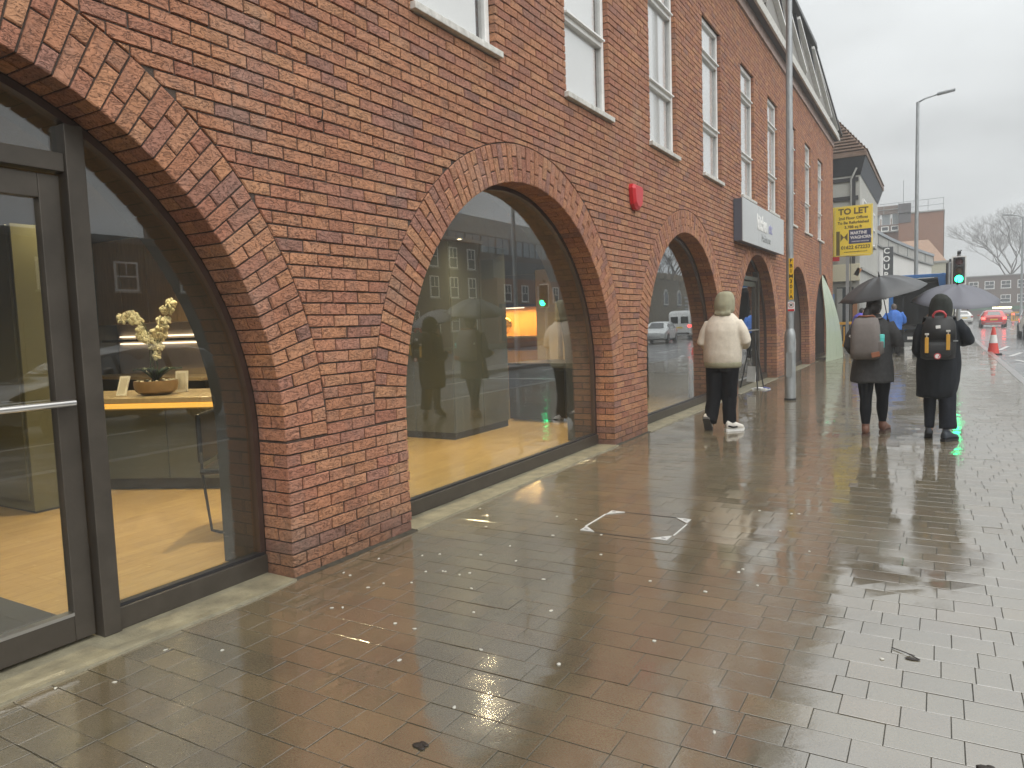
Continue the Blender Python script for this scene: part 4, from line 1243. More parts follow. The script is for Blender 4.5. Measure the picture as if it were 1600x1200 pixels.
o = b.build('leaf_clump', mat('dead_leaf', (.022, .016, .012), .6), smooth=True); o.location = (1.74, 1.93, .001); tag(o, 'dark crumpled dead leaf on the pavers at the bottom of the view', 'dead leaf')
b = MB(); b.tube([(-.06, .05, .004), (0, .012, .007), (.05, -.03, .004)], .0022, 5); b.tube([(0, .012, .006), (.03, .006, .004)], .0016, 5)
b.ball((.02, -.03, .003), (.03, .012, .003), 8, 4); o = b.build('twig', MATS['dead_leaf']); o.location = (3.2, 3.43, .001); tag(o, 'thin dark twig lying on the pale reflecting pavers', 'twig')
b = MB(); b.ball((0, 0, .003), (.03, .02, .004), 9, 4); b.ball((.012, .014, .004), (.014, .008, .004), 8, 4); o = b.build('leaf', MATS['dead_leaf'], smooth=True); o.location = (3.45, 2.66, .001); tag(o, 'small dark wet leaf on the pale pavers at lower right', 'leaf')

# things at the door of the fourth arch
t = thing('display_stand', 'black folding easel holding a white card outside the shop door', 'display stand', (.02, 15.35, 0), -.5)
for (x0, y0, x1, y1) in ((-.22, -.14, -.03, 0), (.22, -.14, .03, 0), (0, .3, 0, .02)):
    b = MB(); b.tube([(x0, y0, 0.01), (x1, y1, 1.15)], .014, 8); b.build('leg', black_m, t)
b = MB(); b.box((0, -.06, .30), (.22, .012, .32), rot=Matrix.Rotation(rad(-7), 3, 'X')); b.build('card', white_m, t)
b = MB(); rg = []
for i in range(6):
    s_ = i / 5; rg.append([(-.2 + .4 * s_, -.07 + .03 * math.sin(7 * s_), .004 + .035 * math.sin(PI * s_) * (1 + .4 * math.sin(9 * s_))), (-.2 + .4 * s_, .07 + .03 * math.sin(5 * s_), .006 + .03 * math.sin(PI * s_)), (-.2 + .4 * s_, .07 + .03 * math.sin(5 * s_), .002), (-.2 + .4 * s_, -.07 + .03 * math.sin(7 * s_), .001)])
b.loft(rg); t = b.build('crumpled_leaflet', white_m); t.location = (.18, 15.2, 0); tag(t, 'crumpled white and blue leaflet lying by the shop doorway', 'leaflet')
b = MB(); b.box((.13, .0, .03), (.12, .12, .012), rot=Matrix.Rotation(rad(10), 3, 'Y')); b.build('printed_corner', mat('leaflet_blue', (.06, .09, .30), .5), t)

# ================================================================== PEOPLE
def shape(loops, voxel, name, m, parent, smooth=4, amp=0.0, freq=9.0, extra=None, stretch=(1, 1, .5)):
    """several closed lofts grown into one continuous surface"""
    b = MB()
    for fn in loops: fn(b)
    me = b.mesh('tmp')
    bm = bmesh.new(); bm.from_mesh(me); bmesh.ops.recalc_face_normals(bm, faces=bm.faces); bm.to_mesh(me); bm.free()
    o = bpy.data.objects.new('tmp', me); C.objects.link(o)
    md = o.modifiers.new('r', 'REMESH'); md.mode = 'VOXEL'; md.voxel_size = voxel; md.use_smooth_shade = True
    sm = o.modifiers.new('s', 'SMOOTH'); sm.factor = .5; sm.iterations = smooth
    dg = bpy.context.evaluated_depsgraph_get(); dg.update()
    out = bpy.data.meshes.new_from_object(o.evaluated_get(dg))
    bpy.data.objects.remove(o)
    if amp:
        bm = bmesh.new(); bm.from_mesh(out); bm.normal_update()
        for v in bm.verts:
            p = Vector((v.co.x * stretch[0], v.co.y * stretch[1], v.co.z * stretch[2])) * freq
            n = noise.noise(p) + .5 * noise.noise(p * 2.1 + Vector((3, 1, 7)))
            v.co += v.normal * amp * n
        bm.to_mesh(out); bm.free()
    if extra:
        e = MB()
        for fn in extra: fn(e)
        bm = bmesh.new(); bm.from_mesh(out); m2 = e.mesh('x', None, True); bm.from_mesh(m2); bm.to_mesh(out); bm.free()
    out.materials.clear(); out.materials.append(m)
    out.polygons.foreach_set('use_smooth', [True] * len(out.polygons))
    r = bpy.data.objects.new(name, out); C.objects.link(r); r.parent = parent
    return r
def limb(pts, r, ry=None, n=12, ref=(1, 0, 0)):
    return lambda b: b.tube(pts, r, n, ry=ry, ref=ref)
def stack(rows, n=20, lean=0.0):
    """rows of (z, half width, half depth, cx, cy)"""
    def fn(b):
        b.loft([[(cx + a * math.cos(2 * PI * j / n), cy + d * math.sin(2 * PI * j / n), z) for j in range(n)] for z, a, d, cx, cy in rows])
    return fn
def ball(c, r): return lambda b: b.ball(c, r, 14, 10)
skin_m = mat('skin', (.50, .30, .21), .5)
def hand(wr, d, up, side=1):
    """palm and five bent fingers; wr wrist, d pointing direction, up back-of-hand direction"""
    wr, d, up = Vector(wr), Vector(d).normalized(), Vector(up)
    up = (up - d * up.dot(d)).normalized(); s_ = d.cross(up) * side
    fns = [limb([wr - d * .03, wr + d * .03, wr + d * .085], [.026, .036, .036], [.020, .017, .013])]
    ex = []
    for k, L in enumerate((.070, .080, .074, .056)):
        b0 = wr + d * .075 + s_ * (.027 - .018 * k)
        ex.append(limb([b0, b0 + d * L * .5 - up * .010, b0 + d * L * .75 - up * .034, b0 + d * L * .62 - up * .055], [.0092, .0088, .008, .007], n=7))
    b0 = wr + d * .02 + s_ * .026
    ex.append(limb([b0, b0 + d * .03 + s_ * .022 - up * .012, b0 + d * .06 + s_ * .018 - up * .03], [.011, .010, .008], n=7))
    return fns, ex
def head_fns(c, s=1.0):
    """head looking towards +y; c = centre of the skull"""
    x, y, z = c
    f = [stack([(z - .135 * s, .030 * s, .030 * s, x, y + .045 * s), (z - .115 * s, .052 * s, .062 * s, x, y + .030 * s), (z - .06 * s, .067 * s, .090 * s, x, y + .008 * s), (z, .075 * s, .099 * s, x, y),
                (z + .05 * s, .073 * s, .095 * s, x, y - .004 * s), (z + .09 * s, .055 * s, .072 * s, x, y - .004 * s), (z + .112 * s, .022 * s, .03 * s, x, y - .004 * s)], 18),
         limb([(x, y + .085 * s, z + .015 * s), (x, y + .112 * s, z - .025 * s), (x, y + .100 * s, z - .037 * s)], [.010 * s, .015 * s, .012 * s], n=8),
         limb([(x - .028 * s, y + .082 * s, z - .068 * s), (x, y + .093 * s, z - .068 * s), (x + .028 * s, y + .082 * s, z - .068 * s)], [.007 * s, .010 * s, .007 * s], n=8, ref=(0, 0, 1)),
         limb([(x, y - .015, z - .10 * s), (x, y - .03, z - .24 * s)], [.052 * s, .062 * s])]
    for k in (-1, 1): f.append(limb([(x + k * .075 * s, y - .005, z + .02 * s), (x + k * .085 * s, y - .012, z - .005 * s), (x + k * .076 * s, y, z - .035 * s)], [.012 * s, .014 * s, .009 * s], n=8))
    return f
eye_m = mat('eye', (.05, .04, .035), .2)
def eyes(c, parent, s=1.0):
    for k in (-1, 1):
        b = MB(); b.ball((c[0] + k * .031 * s, c[1] + .088 * s, c[2]), (.012 * s, .008 * s, .008 * s), 8, 6); b.build('eye', eye_m, parent, smooth=True)
def shoe(parent, name, heel, d, L=.28, w=.052, m=None, sole=None, pitch=0.0, h=.10):
    """heel = ground point under the heel; d = yaw of the toe from +y towards +x; pitch lifts the heel, pivoting at the toe"""
    Mx = Matrix.Translation(Vector(heel)) @ Matrix.Rotation(-d, 4, 'Z') @ Matrix.Translation((0, L * .8, 0)) @ Matrix.Rotation(-pitch, 4, 'X') @ Matrix.Translation((0, -L * .8, 0))
    rows = [(0, .80, .7), (.08, 1.0, 1), (.35, .88, 1.02), (.55, .98, .78), (.75, 1.05, .60), (.92, .85, .48), (1.0, .5, .36)]
    rg = []
    for s_, ww, hh in rows:
        y = L * s_; a = w * ww; hz = h * hh
        rg.append([Mx @ Vector((a * math.cos(2 * PI * j / 14) * (1 if math.sin(2 * PI * j / 14) > 0 else 1), y, .028 + max(-.006, hz * .5 * (1 + math.sin(2 * PI * j / 14))) - .006)) for j in range(14)])
    b = MB(); b.loft(rg); o = b.build(name, m, parent, smooth=True); fix_normals(o)
    rg = []
    for s_, ww, hh in [(-.03, .72, 0), (.04, .98, 0), (.35, .92, 0), (.75, 1.10, 0), (.95, .85, 0), (1.03, .45, 0)]:
        a = w * ww * 1.06; y = L * s_; up = .012 if s_ > 1 else 0
        rg.append([Mx @ Vector(q) for q in ((-a, y, up), (a, y, up), (a, y, .030 + up), (-a, y, .030 + up))])
    b = MB(); b.loft(rg); so_ = b.build('sole', sole or black_m, o); fix_normals(so_)
    return o

# --- 1: cream fleece with olive hood
px, py = .85, 9.57
fleece = mat('cream_fleece', (.70, .635, .53), .95, spec=.15, var=.10, vscale=26, bump=.5, bscale=160)
olive = mat('olive_cotton', (.33, .315, .215), .9, var=.15, vscale=14, bump=.35, bscale=200)
blk_cloth = mat('black_cloth', (.009, .009, .011), .9, spec=.15, var=.3, vscale=10, bump=.3, bscale=120)
P1 = thing('person', 'person in a cream fleece with an olive hood up walking beside the wall', 'person', (px, py, 0), 0)
hc = (.055, .03, 1.665)
hL, xL = hand((-.20, .30, 1.13), (.6, .8, .1), (0, .3, 1), -1); hR, xR = hand((.28, .30, 1.13), (-.6, .8, .1), (0, .3, 1), 1)
body = shape(head_fns(hc) + [stack([(.86, .17, .12, .02, 0), (1.0, .18, .125, .02, 0), (1.25, .19, .125, .03, 0), (1.42, .17, .10, .04, 0), (1.50, .07, .06, .05, .01)]),
    limb([(-.16, 0, 1.42), (-.255, -.01, 1.17), (-.20, .30, 1.13)], [.055, .045, .028]), limb([(.25, 0, 1.42), (.345, 0, 1.17), (.28, .30, 1.13)], [.055, .045, .028]),
    limb([(-.08, 0, .92), (-.09, -.03, .5), (-.12, -.10, .14)], [.085, .06, .04]), limb([(.10, 0, .92), (.10, .02, .5), (.11, -.03, .09)], [.085, .06, .04])] + hL + hR,
    .013, 'body', skin_m, P1, 2, extra=xL + xR); eyes(hc, P1)
shape([stack([(.875, .268, .180, .02, 0), (.91, .278, .19, .02, 0), (1.0, .285, .195, .02, -.005), (1.15, .275, .190, .025, -.01), (1.30, .268, .178, .03, -.012), (1.40, .248, .155, .035, -.008), (1.46, .21, .128, .04, 0), (1.51, .15, .105, .045, .01), (1.55, .085, .085, .05, .015)], 26),
       limb([(-.165, 0, 1.405), (-.235, -.02, 1.28), (-.275, -.03, 1.16), (-.235, .10, 1.10), (-.18, .25, 1.12)], [.075, .080, .080, .074, .06]),
       limb([(.235, 0, 1.405), (.315, -.02, 1.29), (.36, -.01, 1.17), (.315, .12, 1.12), (.255, .26, 1.13)], [.075, .080, .080, .074, .06])],
      .014, 'fleece_top', fleece, P1, 8, .006, 5.0, stretch=(1, 1, 1.3))
shape([stack([(.82, .25, .168, .02, 0), (.85, .272, .186, .02, 0), (.90, .276, .190, .02, 0)], 26)], .014, 'hem_band', olive, P1, 2)
shape([stack([(1.525, .125, .115, .05, .01), (1.56, .145, .135, .05, .01), (1.62, .148, .15, .05, .012), (1.70, .142, .148, .055, .02), (1.765, .115, .125, .06, .015), (1.80, .07, .085, .062, .005), (1.813, .02, .03, .062, 0)], 22),
       limb([(-.06, -.07, 1.53), (.05, -.105, 1.515), (.16, -.07, 1.53)], .035)], .013, 'hood', olive, P1, 4, .008, 10.0)
shape([stack([(.91, .225, .15, .02, 0), (.86, .232, .155, .02, 0), (.78, .235, .155, .02, 0)], 22),
       limb([(-.095, 0, .84), (-.105, -.01, .62), (-.115, -.03, .42), (-.125, -.085, .22), (-.13, -.13, .115)], [.13, .118, .102, .098, .092]),
       limb([(.125, 0, .84), (.115, .02, .62), (.105, .02, .42), (.115, -.01, .2), (.12, -.03, .075)], [.13, .118, .104, .10, .095])],
      .014, 'trousers', blk_cloth, P1, 4, .010, 11.0)
trainer = mat('white_trainer', (.66, .63, .57), .5, var=.12, vscale=30)
s1 = shoe(P1, 'trainer', (-.165, -.30, .0), -.05, m=trainer, sole=mat('trainer_sole', (.06, .055, .05), .7), pitch=rad(48), h=.11)
s2 = shoe(P1, 'trainer', (.085, -.11, 0), rad(52), L=.27, m=trainer, sole=white_m, h=.125)
b = MB(); b.tube([(.13, -.135, .075), (.19, -.105, .055), (.245, -.07, .06)], .010, 6); b.build('stripe', blk_cloth, s2)

# --- 2: grey coat, grey backpack
qx, qy = 2.62, 9.75
coat_m = mat('grey_coat', (.075, .075, .077), .95, spec=.2, var=.18, vscale=30, bump=.4, bscale=220)
legg = mat('black_leggings', (.006, .007, .010), .8, spec=.2)
hair_m = mat('dark_hair', (.018, .013, .011), .45, var=.5, vscale=30, stretch=(3, 3, .5), bump=.8, bscale=60)
P2 = thing('person', 'woman in a charcoal coat and black leggings carrying a grey backpack under a black umbrella', 'person', (qx, qy, 0), 0)
hc = (.01, .03, 1.535)
hL, xL = hand((-.20, .24, 1.04), (.3, .9, .1), (0, 0, 1), -1); hR, xR = hand((.13, .26, 1.28), (-.2, .6, .6), (0, -.6, .6), 1)
shape(head_fns(hc, .95) + [stack([(.78, .16, .115, 0, 0), (.95, .155, .11, 0, 0), (1.12, .135, .10, 0, 0), (1.28, .15, .10, 0, 0), (1.36, .12, .08, 0, 0), (1.41, .055, .055, 0, .01)]),
      limb([(-.15, 0, 1.33), (-.24, -.03, 1.09), (-.20, .22, 1.04)], [.045, .038, .025]), limb([(.15, 0, 1.33), (.24, -.02, 1.12), (.13, .24, 1.26)], [.045, .038, .025]),
      limb([(-.08, -.02, .80), (-.08, -.06, .45), (-.075, -.14, .10)], [.08, .052, .032]), limb([(.09, .02, .80), (.09, .1, .45), (.09, .2, .10)], [.08, .052, .032])] + hL + hR, .013, 'body', skin_m, P2, 2, extra=xL + xR); eyes(hc, P2, .95)
shape([stack([(.635, .262, .205, -.02, 0), (.66, .266, .21, -.02, 0), (.78, .25, .195, -.012, 0), (.95, .228, .175, -.005, -.005), (1.08, .212, .162, 0, -.01), (1.22, .212, .152, .0, -.01), (1.31, .205, .132, .0, -.005), (1.37, .15, .105, 0, 0), (1.42, .085, .085, .005, .012), (1.45, .075, .078, .008, .016)], 26),
       limb([(-.175, 0, 1.325), (-.25, -.03, 1.20), (-.29, -.05, 1.08), (-.27, .06, 1.02), (-.215, .19, 1.03)], [.075, .074, .072, .066, .054]),
       limb([(.175, 0, 1.325), (.255, -.03, 1.21), (.295, -.03, 1.10), (.24, .10, 1.10), (.15, .21, 1.23)], [.075, .074, .072, .066, .054])],
      .013, 'coat', coat_m, P2, 4, .012, 8.0, stretch=(1, 1, .4))
shape([limb([(-.085, -.02, .82), (-.085, -.045, .58), (-.08, -.07, .44), (-.08, -.10, .30), (-.075, -.135, .10)], [.112, .096, .074, .074, .044]),
       limb([(.105, .02, .82), (.105, .07, .58), (.105, .10, .44), (.10, .14, .30), (.10, .195, .12)], [.112, .096, .074, .074, .044])], .011, 'leggings', legg, P2, 3)
boot_m = mat('brown_boot', (.20, .095, .062), .5, var=.2, vscale=20)
for (hx, hy, d) in ((-.075, -.20, -.03), (.10, .13, .25)):
    s_ = shoe(P2, 'boot', (hx, hy, 0), d, L=.25, w=.043, m=boot_m, sole=mat('boot_sole', (.10, .06, .045), .6) if 'boot_sole' not in MATS else MATS['boot_sole'], h=.12)
    b = MB(); b.lathe([(.046, .05), (.048, .10), (.046, .145)], 14, T(hx, hy + .055, 0)); b.build('cuff', boot_m, s_, auto=50)
shape([stack([(1.46, .075, .05, .0, -.05), (1.50, .088, .09, .0, -.03), (1.56, .094, .108, .005, -.012), (1.61, .09, .10, .01, -.008), (1.645, .062, .07, .012, -.008), (1.662, .02, .025, .012, -.008)], 18),
       limb([(-.05, -.10, 1.52), (-.075, -.125, 1.44), (-.07, -.13, 1.36), (-.05, -.125, 1.31)], [.05, .052, .042, .018]), ball((.035, -.085, 1.585), (.055, .045, .05))], .011, 'hair', hair_m, P2, 2, .008, 26.0, stretch=(1, 1, .4))
# backpack
pack_m = mat('grey_canvas', (.185, .165, .155), .85, var=.14, vscale=14, bump=.4, bscale=240)
tan_l = mat('tan_leather', (.33, .13, .07), .5, var=.15)
def rrect(w, d, z, cx=0, cy=0, r=.35, n=24):
    pts = []
    for j in range(n):
        a = 2 * PI * j / n; c_, s_ = math.cos(a), math.sin(a)
        k = 1 / (abs(c_) ** 4 + abs(s_) ** 4) ** .25
        pts.append((cx + w * c_ * k, cy + d * s_ * k, z))
    return pts
t = thing('backpack', 'grey canvas backpack with a tan leather top handle worn on the charcoal coat', 'backpack', (qx, qy - .27, 0))
b = MB(); b.loft([rrect(*a) for a in ((.11, .05, .925, -.07, .02), (.150, .085, .94, -.07, .0), (.160, .10, 1.02, -.068, -.005), (.158, .10, 1.18, -.066, -.002), (.148, .088, 1.32, -.064, .01), (.125, .062, 1.40, -.062, .03), (.08, .035, 1.425, -.062, .05))]); b.build('bag', pack_m, t, smooth=True)
b = MB(); b.tube([(-.155, .03, 1.405), (-.13, .0, 1.435), (-.06, -.012, 1.428), (.01, .0, 1.435), (.035, .03, 1.405)], .014, 8, ry=.008); b.build('handle', tan_l, t, smooth=True)
b = MB(); b.box((.05, -.112, .985), (.09, .012, .06), bev=.005, rot=Matrix.Rotation(rad(-12), 3, 'Y')); b.build('patch', tan_l, t)
b = MB(); b.loft([rrect(*a) for a in ((.02, .07, .98, .085, .0), (.045, .075, 1.0, .085, 0), (.045, .078, 1.12, .085, 0), (.04, .076, 1.135, .085, 0))]); b.build('side_pocket', pack_m, t, smooth=True)
for sx_ in (-.20, .115):
    b = MB(); b.tube([(sx_ * .6 - .02, .1, 1.40), (sx_ * .8 - .01, .19, 1.405), (sx_ * 1.0, .30, 1.36)], .022, 8, ry=.008); b.build('strap', pack_m, t, smooth=True)
b = MB(); b.tube([(-.215, -.03, 1.18), (-.235, -.02, 1.20), (-.225, -.02, 1.215)], .007, 6); b.build('buckle', white_m, t)
t = thing('water_bottle', 'turquoise bottle sticking out of the side pocket of the grey backpack', 'bottle', (qx + .10, qy - .28, 1.06))
b = MB(); b.lathe([(.034, 0), (.036, .11), (.036, .115)], 16); b.build('body', mat('turquoise', (.10, .62, .58), .35), t, auto=40)
b = MB(); b.lathe([(.037, .115), (.037, .15), (.03, .155)], 16); b.build('cap', mat('turquoise_cap', (.16, .72, .68), .35), t, auto=40)

# --- 3: long black coat, black backpack with yellow straps
wx, wy = 3.30, 9.55
bcoat = mat('black_coat', (.017, .020, .025), .9, spec=.2, var=.2, vscale=18, bump=.3, bscale=180)
jean = mat('dark_jeans', (.016, .019, .027), .9, spec=.2, var=.25, vscale=24)
P3 = thing('person', 'woman in a long black coat with a hood and black backpack under a grey umbrella', 'person', (wx, wy, 0), 0)
hc = (.02, .04, 1.515)
hL, xL = hand((-.16, .24, 1.05), (.2, .9, .2), (0, 0, 1), -1); hR, xR = hand((.16, .30, 1.24), (-.3, .6, .5), (0, -.6, .6), 1)
shape(head_fns(hc, .95) + [stack([(.78, .16, .12, 0, 0), (.95, .16, .115, 0, 0), (1.12, .145, .105, 0, 0), (1.28, .155, .10, 0, 0), (1.36, .12, .08, 0, 0), (1.40, .055, .055, .01, .01)]),
      limb([(-.15, 0, 1.33), (-.22, -.03, 1.09), (-.16, .22, 1.05)], [.045, .038, .025]), limb([(.16, 0, 1.33), (.30, -.02, 1.14), (.16, .28, 1.23)], [.045, .038, .025]),
      limb([(-.08, 0, .80), (-.085, -.02, .45), (-.09, -.02, .10)], [.08, .055, .033]), limb([(.09, .0, .80), (.09, -.02, .45), (.085, -.08, .10)], [.08, .055, .033])] + hL + hR, .013, 'body', skin_m, P3, 2, extra=xL + xR); eyes(hc, P3, .95)
shape([stack([(.485, .19, .155, -.05, 0), (.505, .225, .18, -.04, 0), (.56, .243, .195, -.022, 0), (.68, .256, .205, -.008, 0), (.85, .258, .20, .0, 0), (1.0, .245, .185, .002, -.005), (1.15, .238, .172, .005, -.01), (1.28, .228, .152, .005, -.008), (1.35, .185, .122, .01, 0), (1.41, .10, .09, .015, .015)], 26),
       limb([(-.19, 0, 1.31), (-.235, -.04, 1.18), (-.245, -.05, 1.04), (-.215, .08, .99), (-.17, .20, 1.03)], [.075, .080, .082, .076, .06]),
       limb([(.20, 0, 1.315), (.285, -.03, 1.22), (.35, -.03, 1.13), (.28, .13, 1.12), (.19, .26, 1.20)], [.078, .082, .070, .072, .058])],
      .013, 'coat', bcoat, P3, 4, .015, 7.0, stretch=(1, 1, .4))
shape([stack([(1.30, .12, .10, .0, -.03), (1.38, .135, .115, .0, -.01), (1.46, .138, .135, .01, .01), (1.54, .132, .138, .015, .02), (1.60, .11, .118, .018, .02), (1.64, .065, .075, .018, .015), (1.655, .02, .025, .018, .015)], 20)], .013, 'hood', mat('hood_green', (.022, .026, .022), .95, bump=.4, bscale=90), P3, 4, .010, 12.0)
shape([limb([(-.085, .10, 1.44), (-.135, .03, 1.36), (-.155, -.02, 1.28), (-.16, -.03, 1.23)], [.03, .045, .042, .012])], .010, 'hair', mat('brown_hair', (.17, .085, .05), .5, var=.4, vscale=40, bump=.6, bscale=60), P3, 1, .010, 30.0, stretch=(1, 1, .4))
shape([limb([(-.09, 0, .80), (-.095, -.01, .5), (-.10, -.01, .3), (-.10, -.01, .14)], [.10, .08, .068, .060]), limb([(.10, 0, .80), (.105, -.02, .5), (.11, -.04, .3), (.115, -.06, .135)], [.11, .105, .102, .105])], .012, 'jeans', jean, P3, 3, .006, 12)
shoe_m = mat('slate_shoe', (.035, .045, .060), .6, var=.2, vscale=20)
shoe(P3, 'shoe', (-.10, -.06, 0), -.05, L=.25, w=.045, m=shoe_m, pitch=rad(24), h=.10); shoe(P3, 'shoe', (.06, -.16, 0), rad(38), L=.26, w=.045, m=shoe_m, h=.10)
b = MB(); b.tube([(-.10, -.035, .07), (-.10, -.015, .18)], .036, 10); b.build('sock', mat('grey_sock', (.10, .115, .14), .9), P3, smooth=True)
b = MB(); b.tube([(.08, -.12, .07), (.10, -.07, .18)], .036, 10); b.build('sock', MATS['grey_sock'], P3, smooth=True)
t = thing('backpack', 'black backpack with two yellow straps and red top loop on the long black coat', 'backpack', (wx, wy - .26, 0))
pk = mat('black_nylon', (.016, .017, .018), .6, var=.2, vscale=12, bump=.25, bscale=160)
b = MB(); b.loft([rrect(*a) for a in ((.12, .05, .93, -.01, .02), (.165, .09, .95, -.01, .0), (.172, .105, 1.04, -.01, -.005), (.168, .105, 1.2, -.005, -.002), (.155, .095, 1.32, 0, .01), (.125, .07, 1.385, .0, .03), (.06, .03, 1.41, .0, .05))]); b.build('bag', pk, t, smooth=True)
b = MB(); b.loft([[(-.15, -.10, 1.16), (.15, -.10, 1.16), (.15, -.125, 1.16), (-.15, -.125, 1.16)], [(-.155, -.10, 1.26), (.155, -.10, 1.26), (.155, -.118, 1.26), (-.155, -.118, 1.26)], [(-.13, -.06, 1.37), (.13, -.06, 1.37), (.13, -.085, 1.37), (-.13, -.085, 1.37)], [(-.10, -.02, 1.40), (.10, -.02, 1.40), (.10, -.04, 1.405), (-.10, -.04, 1.405)]]); b.build('flap', pk, t, smooth=True)
b = MB(); b.loft([rrect(*a) for a in ((.10, .03, .97, -.01, -.11), (.125, .045, .99, -.01, -.11), (.125, .045, 1.10, -.01, -.11), (.12, .03, 1.125, -.01, -.105))]); b.build('front_pocket', pk, t, smooth=True)
ystrap = mat('strap_yellow', (.66, .36, .05), .6, var=.12, vscale=30)
for sx_, z0 in ((-.115, 1.01), (.085, 1.04)):
    b = MB(); b.box((sx_, -.166, z0 + .085), (.036, .010, .17), bev=.003); st_ = b.build('strap', ystrap, t)
    b = MB(); b.box((sx_, -.160, z0 + .205), (.040, .014, .022), bev=.003); b.box((sx_, -.150, z0 + .185), (.012, .01, .04)); b.build('buckle', white2_m, st_)
b = MB(); b.tube([(-.055, -.045, 1.375), (-.06, -.06, 1.42), (-.035, -.065, 1.452), (.0, -.068, 1.46), (.035, -.065, 1.452), (.06, -.06, 1.42), (.055, -.045, 1.375)], .012, 8); b.build('top_loop', mat('loop_red', (.50, .06, .07), .5), t, smooth=True)
b = MB(); b.box((-.01, -.118, 1.29), (.045, .006, .034), bev=.002, rot=Matrix.Rotation(rad(-6), 3, 'Y')); b.build('label', white_m, t)
Mb = T(-.012, -.165, .975) @ FACE_MY
b = MB(); b.lathe([(.034, 0), (.034, .006)], 18, Mb); bd = b.build('badge', MATS['loop_red'], t)
b = MB(); b.lathe([(.024, .006), (.024, .0075)], 16, Mb); b.build('face', white_m, bd)
b = MB(); b.box((.002, -.1735, .975), (.008, .002, .036), rot=Matrix.Rotation(rad(30), 3, 'Y')); b.build('mark', MATS['loop_red'], bd)
b = MB(); b.box((.155, -.07, 1.135), (.045, .05, .012)); b.build('reflector', galv_m, t)
for sx_ in (-.15, .15):
    b = MB(); b.tube([(sx_ * .7, .08, 1.385), (sx_ * .9, .17, 1.40), (sx_, .27, 1.34)], .022, 8, ry=.008); b.build('strap', pk, t, smooth=True)

for p_, k_ in ((P1, .88), (P2, .91), (P3, .85)): p_.scale = (k_, 1, 1)
# umbrellas
def umbrella(name_label, loc, Rr, h, rot, m, rod_m, shaft=.75):
    t = thing('umbrella', name_label, 'umbrella', loc, rot=rot)
    NG, sub, NR = 8, 6, 8
    b = MB(); V = []
    def P_(r, a, dz=0.0):
        g = (a / (2 * PI / NG)) % 1; sag = 1 - .055 * (r / Rr) ** 2 * math.sin(PI * g)
        dep = .018 * math.sin(PI * g) * math.sin(PI * min(1, r / Rr))
        rr = r * sag
        return (rr * math.cos(a), rr * math.sin(a), h * (1 - (r / Rr) ** 2.0) - dep + dz)
    n = NG * sub
    rings_t = [[P_(Rr * (i + .15) / (NR + .15), 2 * PI * j / n) for j in range(n)] for i in range(NR + 1)]
    rings_b = [[P_(Rr * (i + .15) / (NR + .15), 2 * PI * j / n, -.0025) for j in range(n)] for i in range(NR, -1, -1)]
    b.loft(rings_t + rings_b, cap=False)
    o = b.build('canopy', m, t, smooth=True); fix_normals(o)
    for k in range(NG):
        a = 2 * PI * k / NG
        b = MB(); b.tube([(*[q for q in P_(Rr * s_, a)][:2], P_(Rr * s_, a)[2] - .008) for s_ in (.06, .25, .45, .65, .85, 1.0)], .003, 6)
        b.ball((P_(Rr * 1.01, a)[0], P_(Rr * 1.01, a)[1], -.004), (.007, .007, .007), 6, 4); b.build('rib', rod_m, t, smooth=True)
    b = MB(); b.tube([(0, 0, h + .045), (0, 0, -shaft + .1)], .0055, 8); b.build('shaft', rod_m, t)
    b = MB(); b.tube([(0, 0, -shaft + .12), (0, 0, -shaft)], .014, 10); b.build('handle', black_m, t, smooth=True)
    b = MB(); b.lathe([(.012, h - .004), (.008, h + .02), (.004, h + .06)], 10); b.build('tip', rod_m, t, smooth=True)
    return t
def fabric(name, col, transl=.0):
    m = bpy.data.materials.new(name); m.use_nodes = True; t = m.node_tree; b_ = t.nodes['Principled BSDF']
    b_.inputs['Base Color'].default_value = (*col, 1); b_.inputs['Roughness'].default_value = .5; b_.inputs['Coat Weight'].default_value = .35; b_.inputs['Coat Roughness'].default_value = .25
    if transl:
        tr = t.nodes.new('ShaderNodeBsdfTranslucent'); tr.inputs[0].default_value = (*(min(1, c * 1.5) for c in col), 1)
        mx_ = t.nodes.new('ShaderNodeMixShader'); mx_.inputs[0].default_value = transl
        t.links.new(b_.outputs[0], mx_.inputs[1]); t.links.new(tr.outputs[0], mx_.inputs[2]); t.links.new(mx_.outputs[0], t.nodes['Material Output'].inputs[0])
    MATS[name] = m; return m
umb_b = fabric('umbrella_black', (.055, .058, .062), .10)
umb_g = fabric('umbrella_grey', (.36, .37, .42), .6)
umbrella('black umbrella tilted left over the woman in the charcoal coat', (2.70, 9.98, 1.70), .49, .21, (rad(9), rad(-11), .1), umb_b, dark_m, .45)
umbrella('translucent grey umbrella held over the woman in the long black coat', (3.46, 9.98, 1.575), .46, .19, (rad(13), rad(1), .25), umb_g, dark_m, .36)

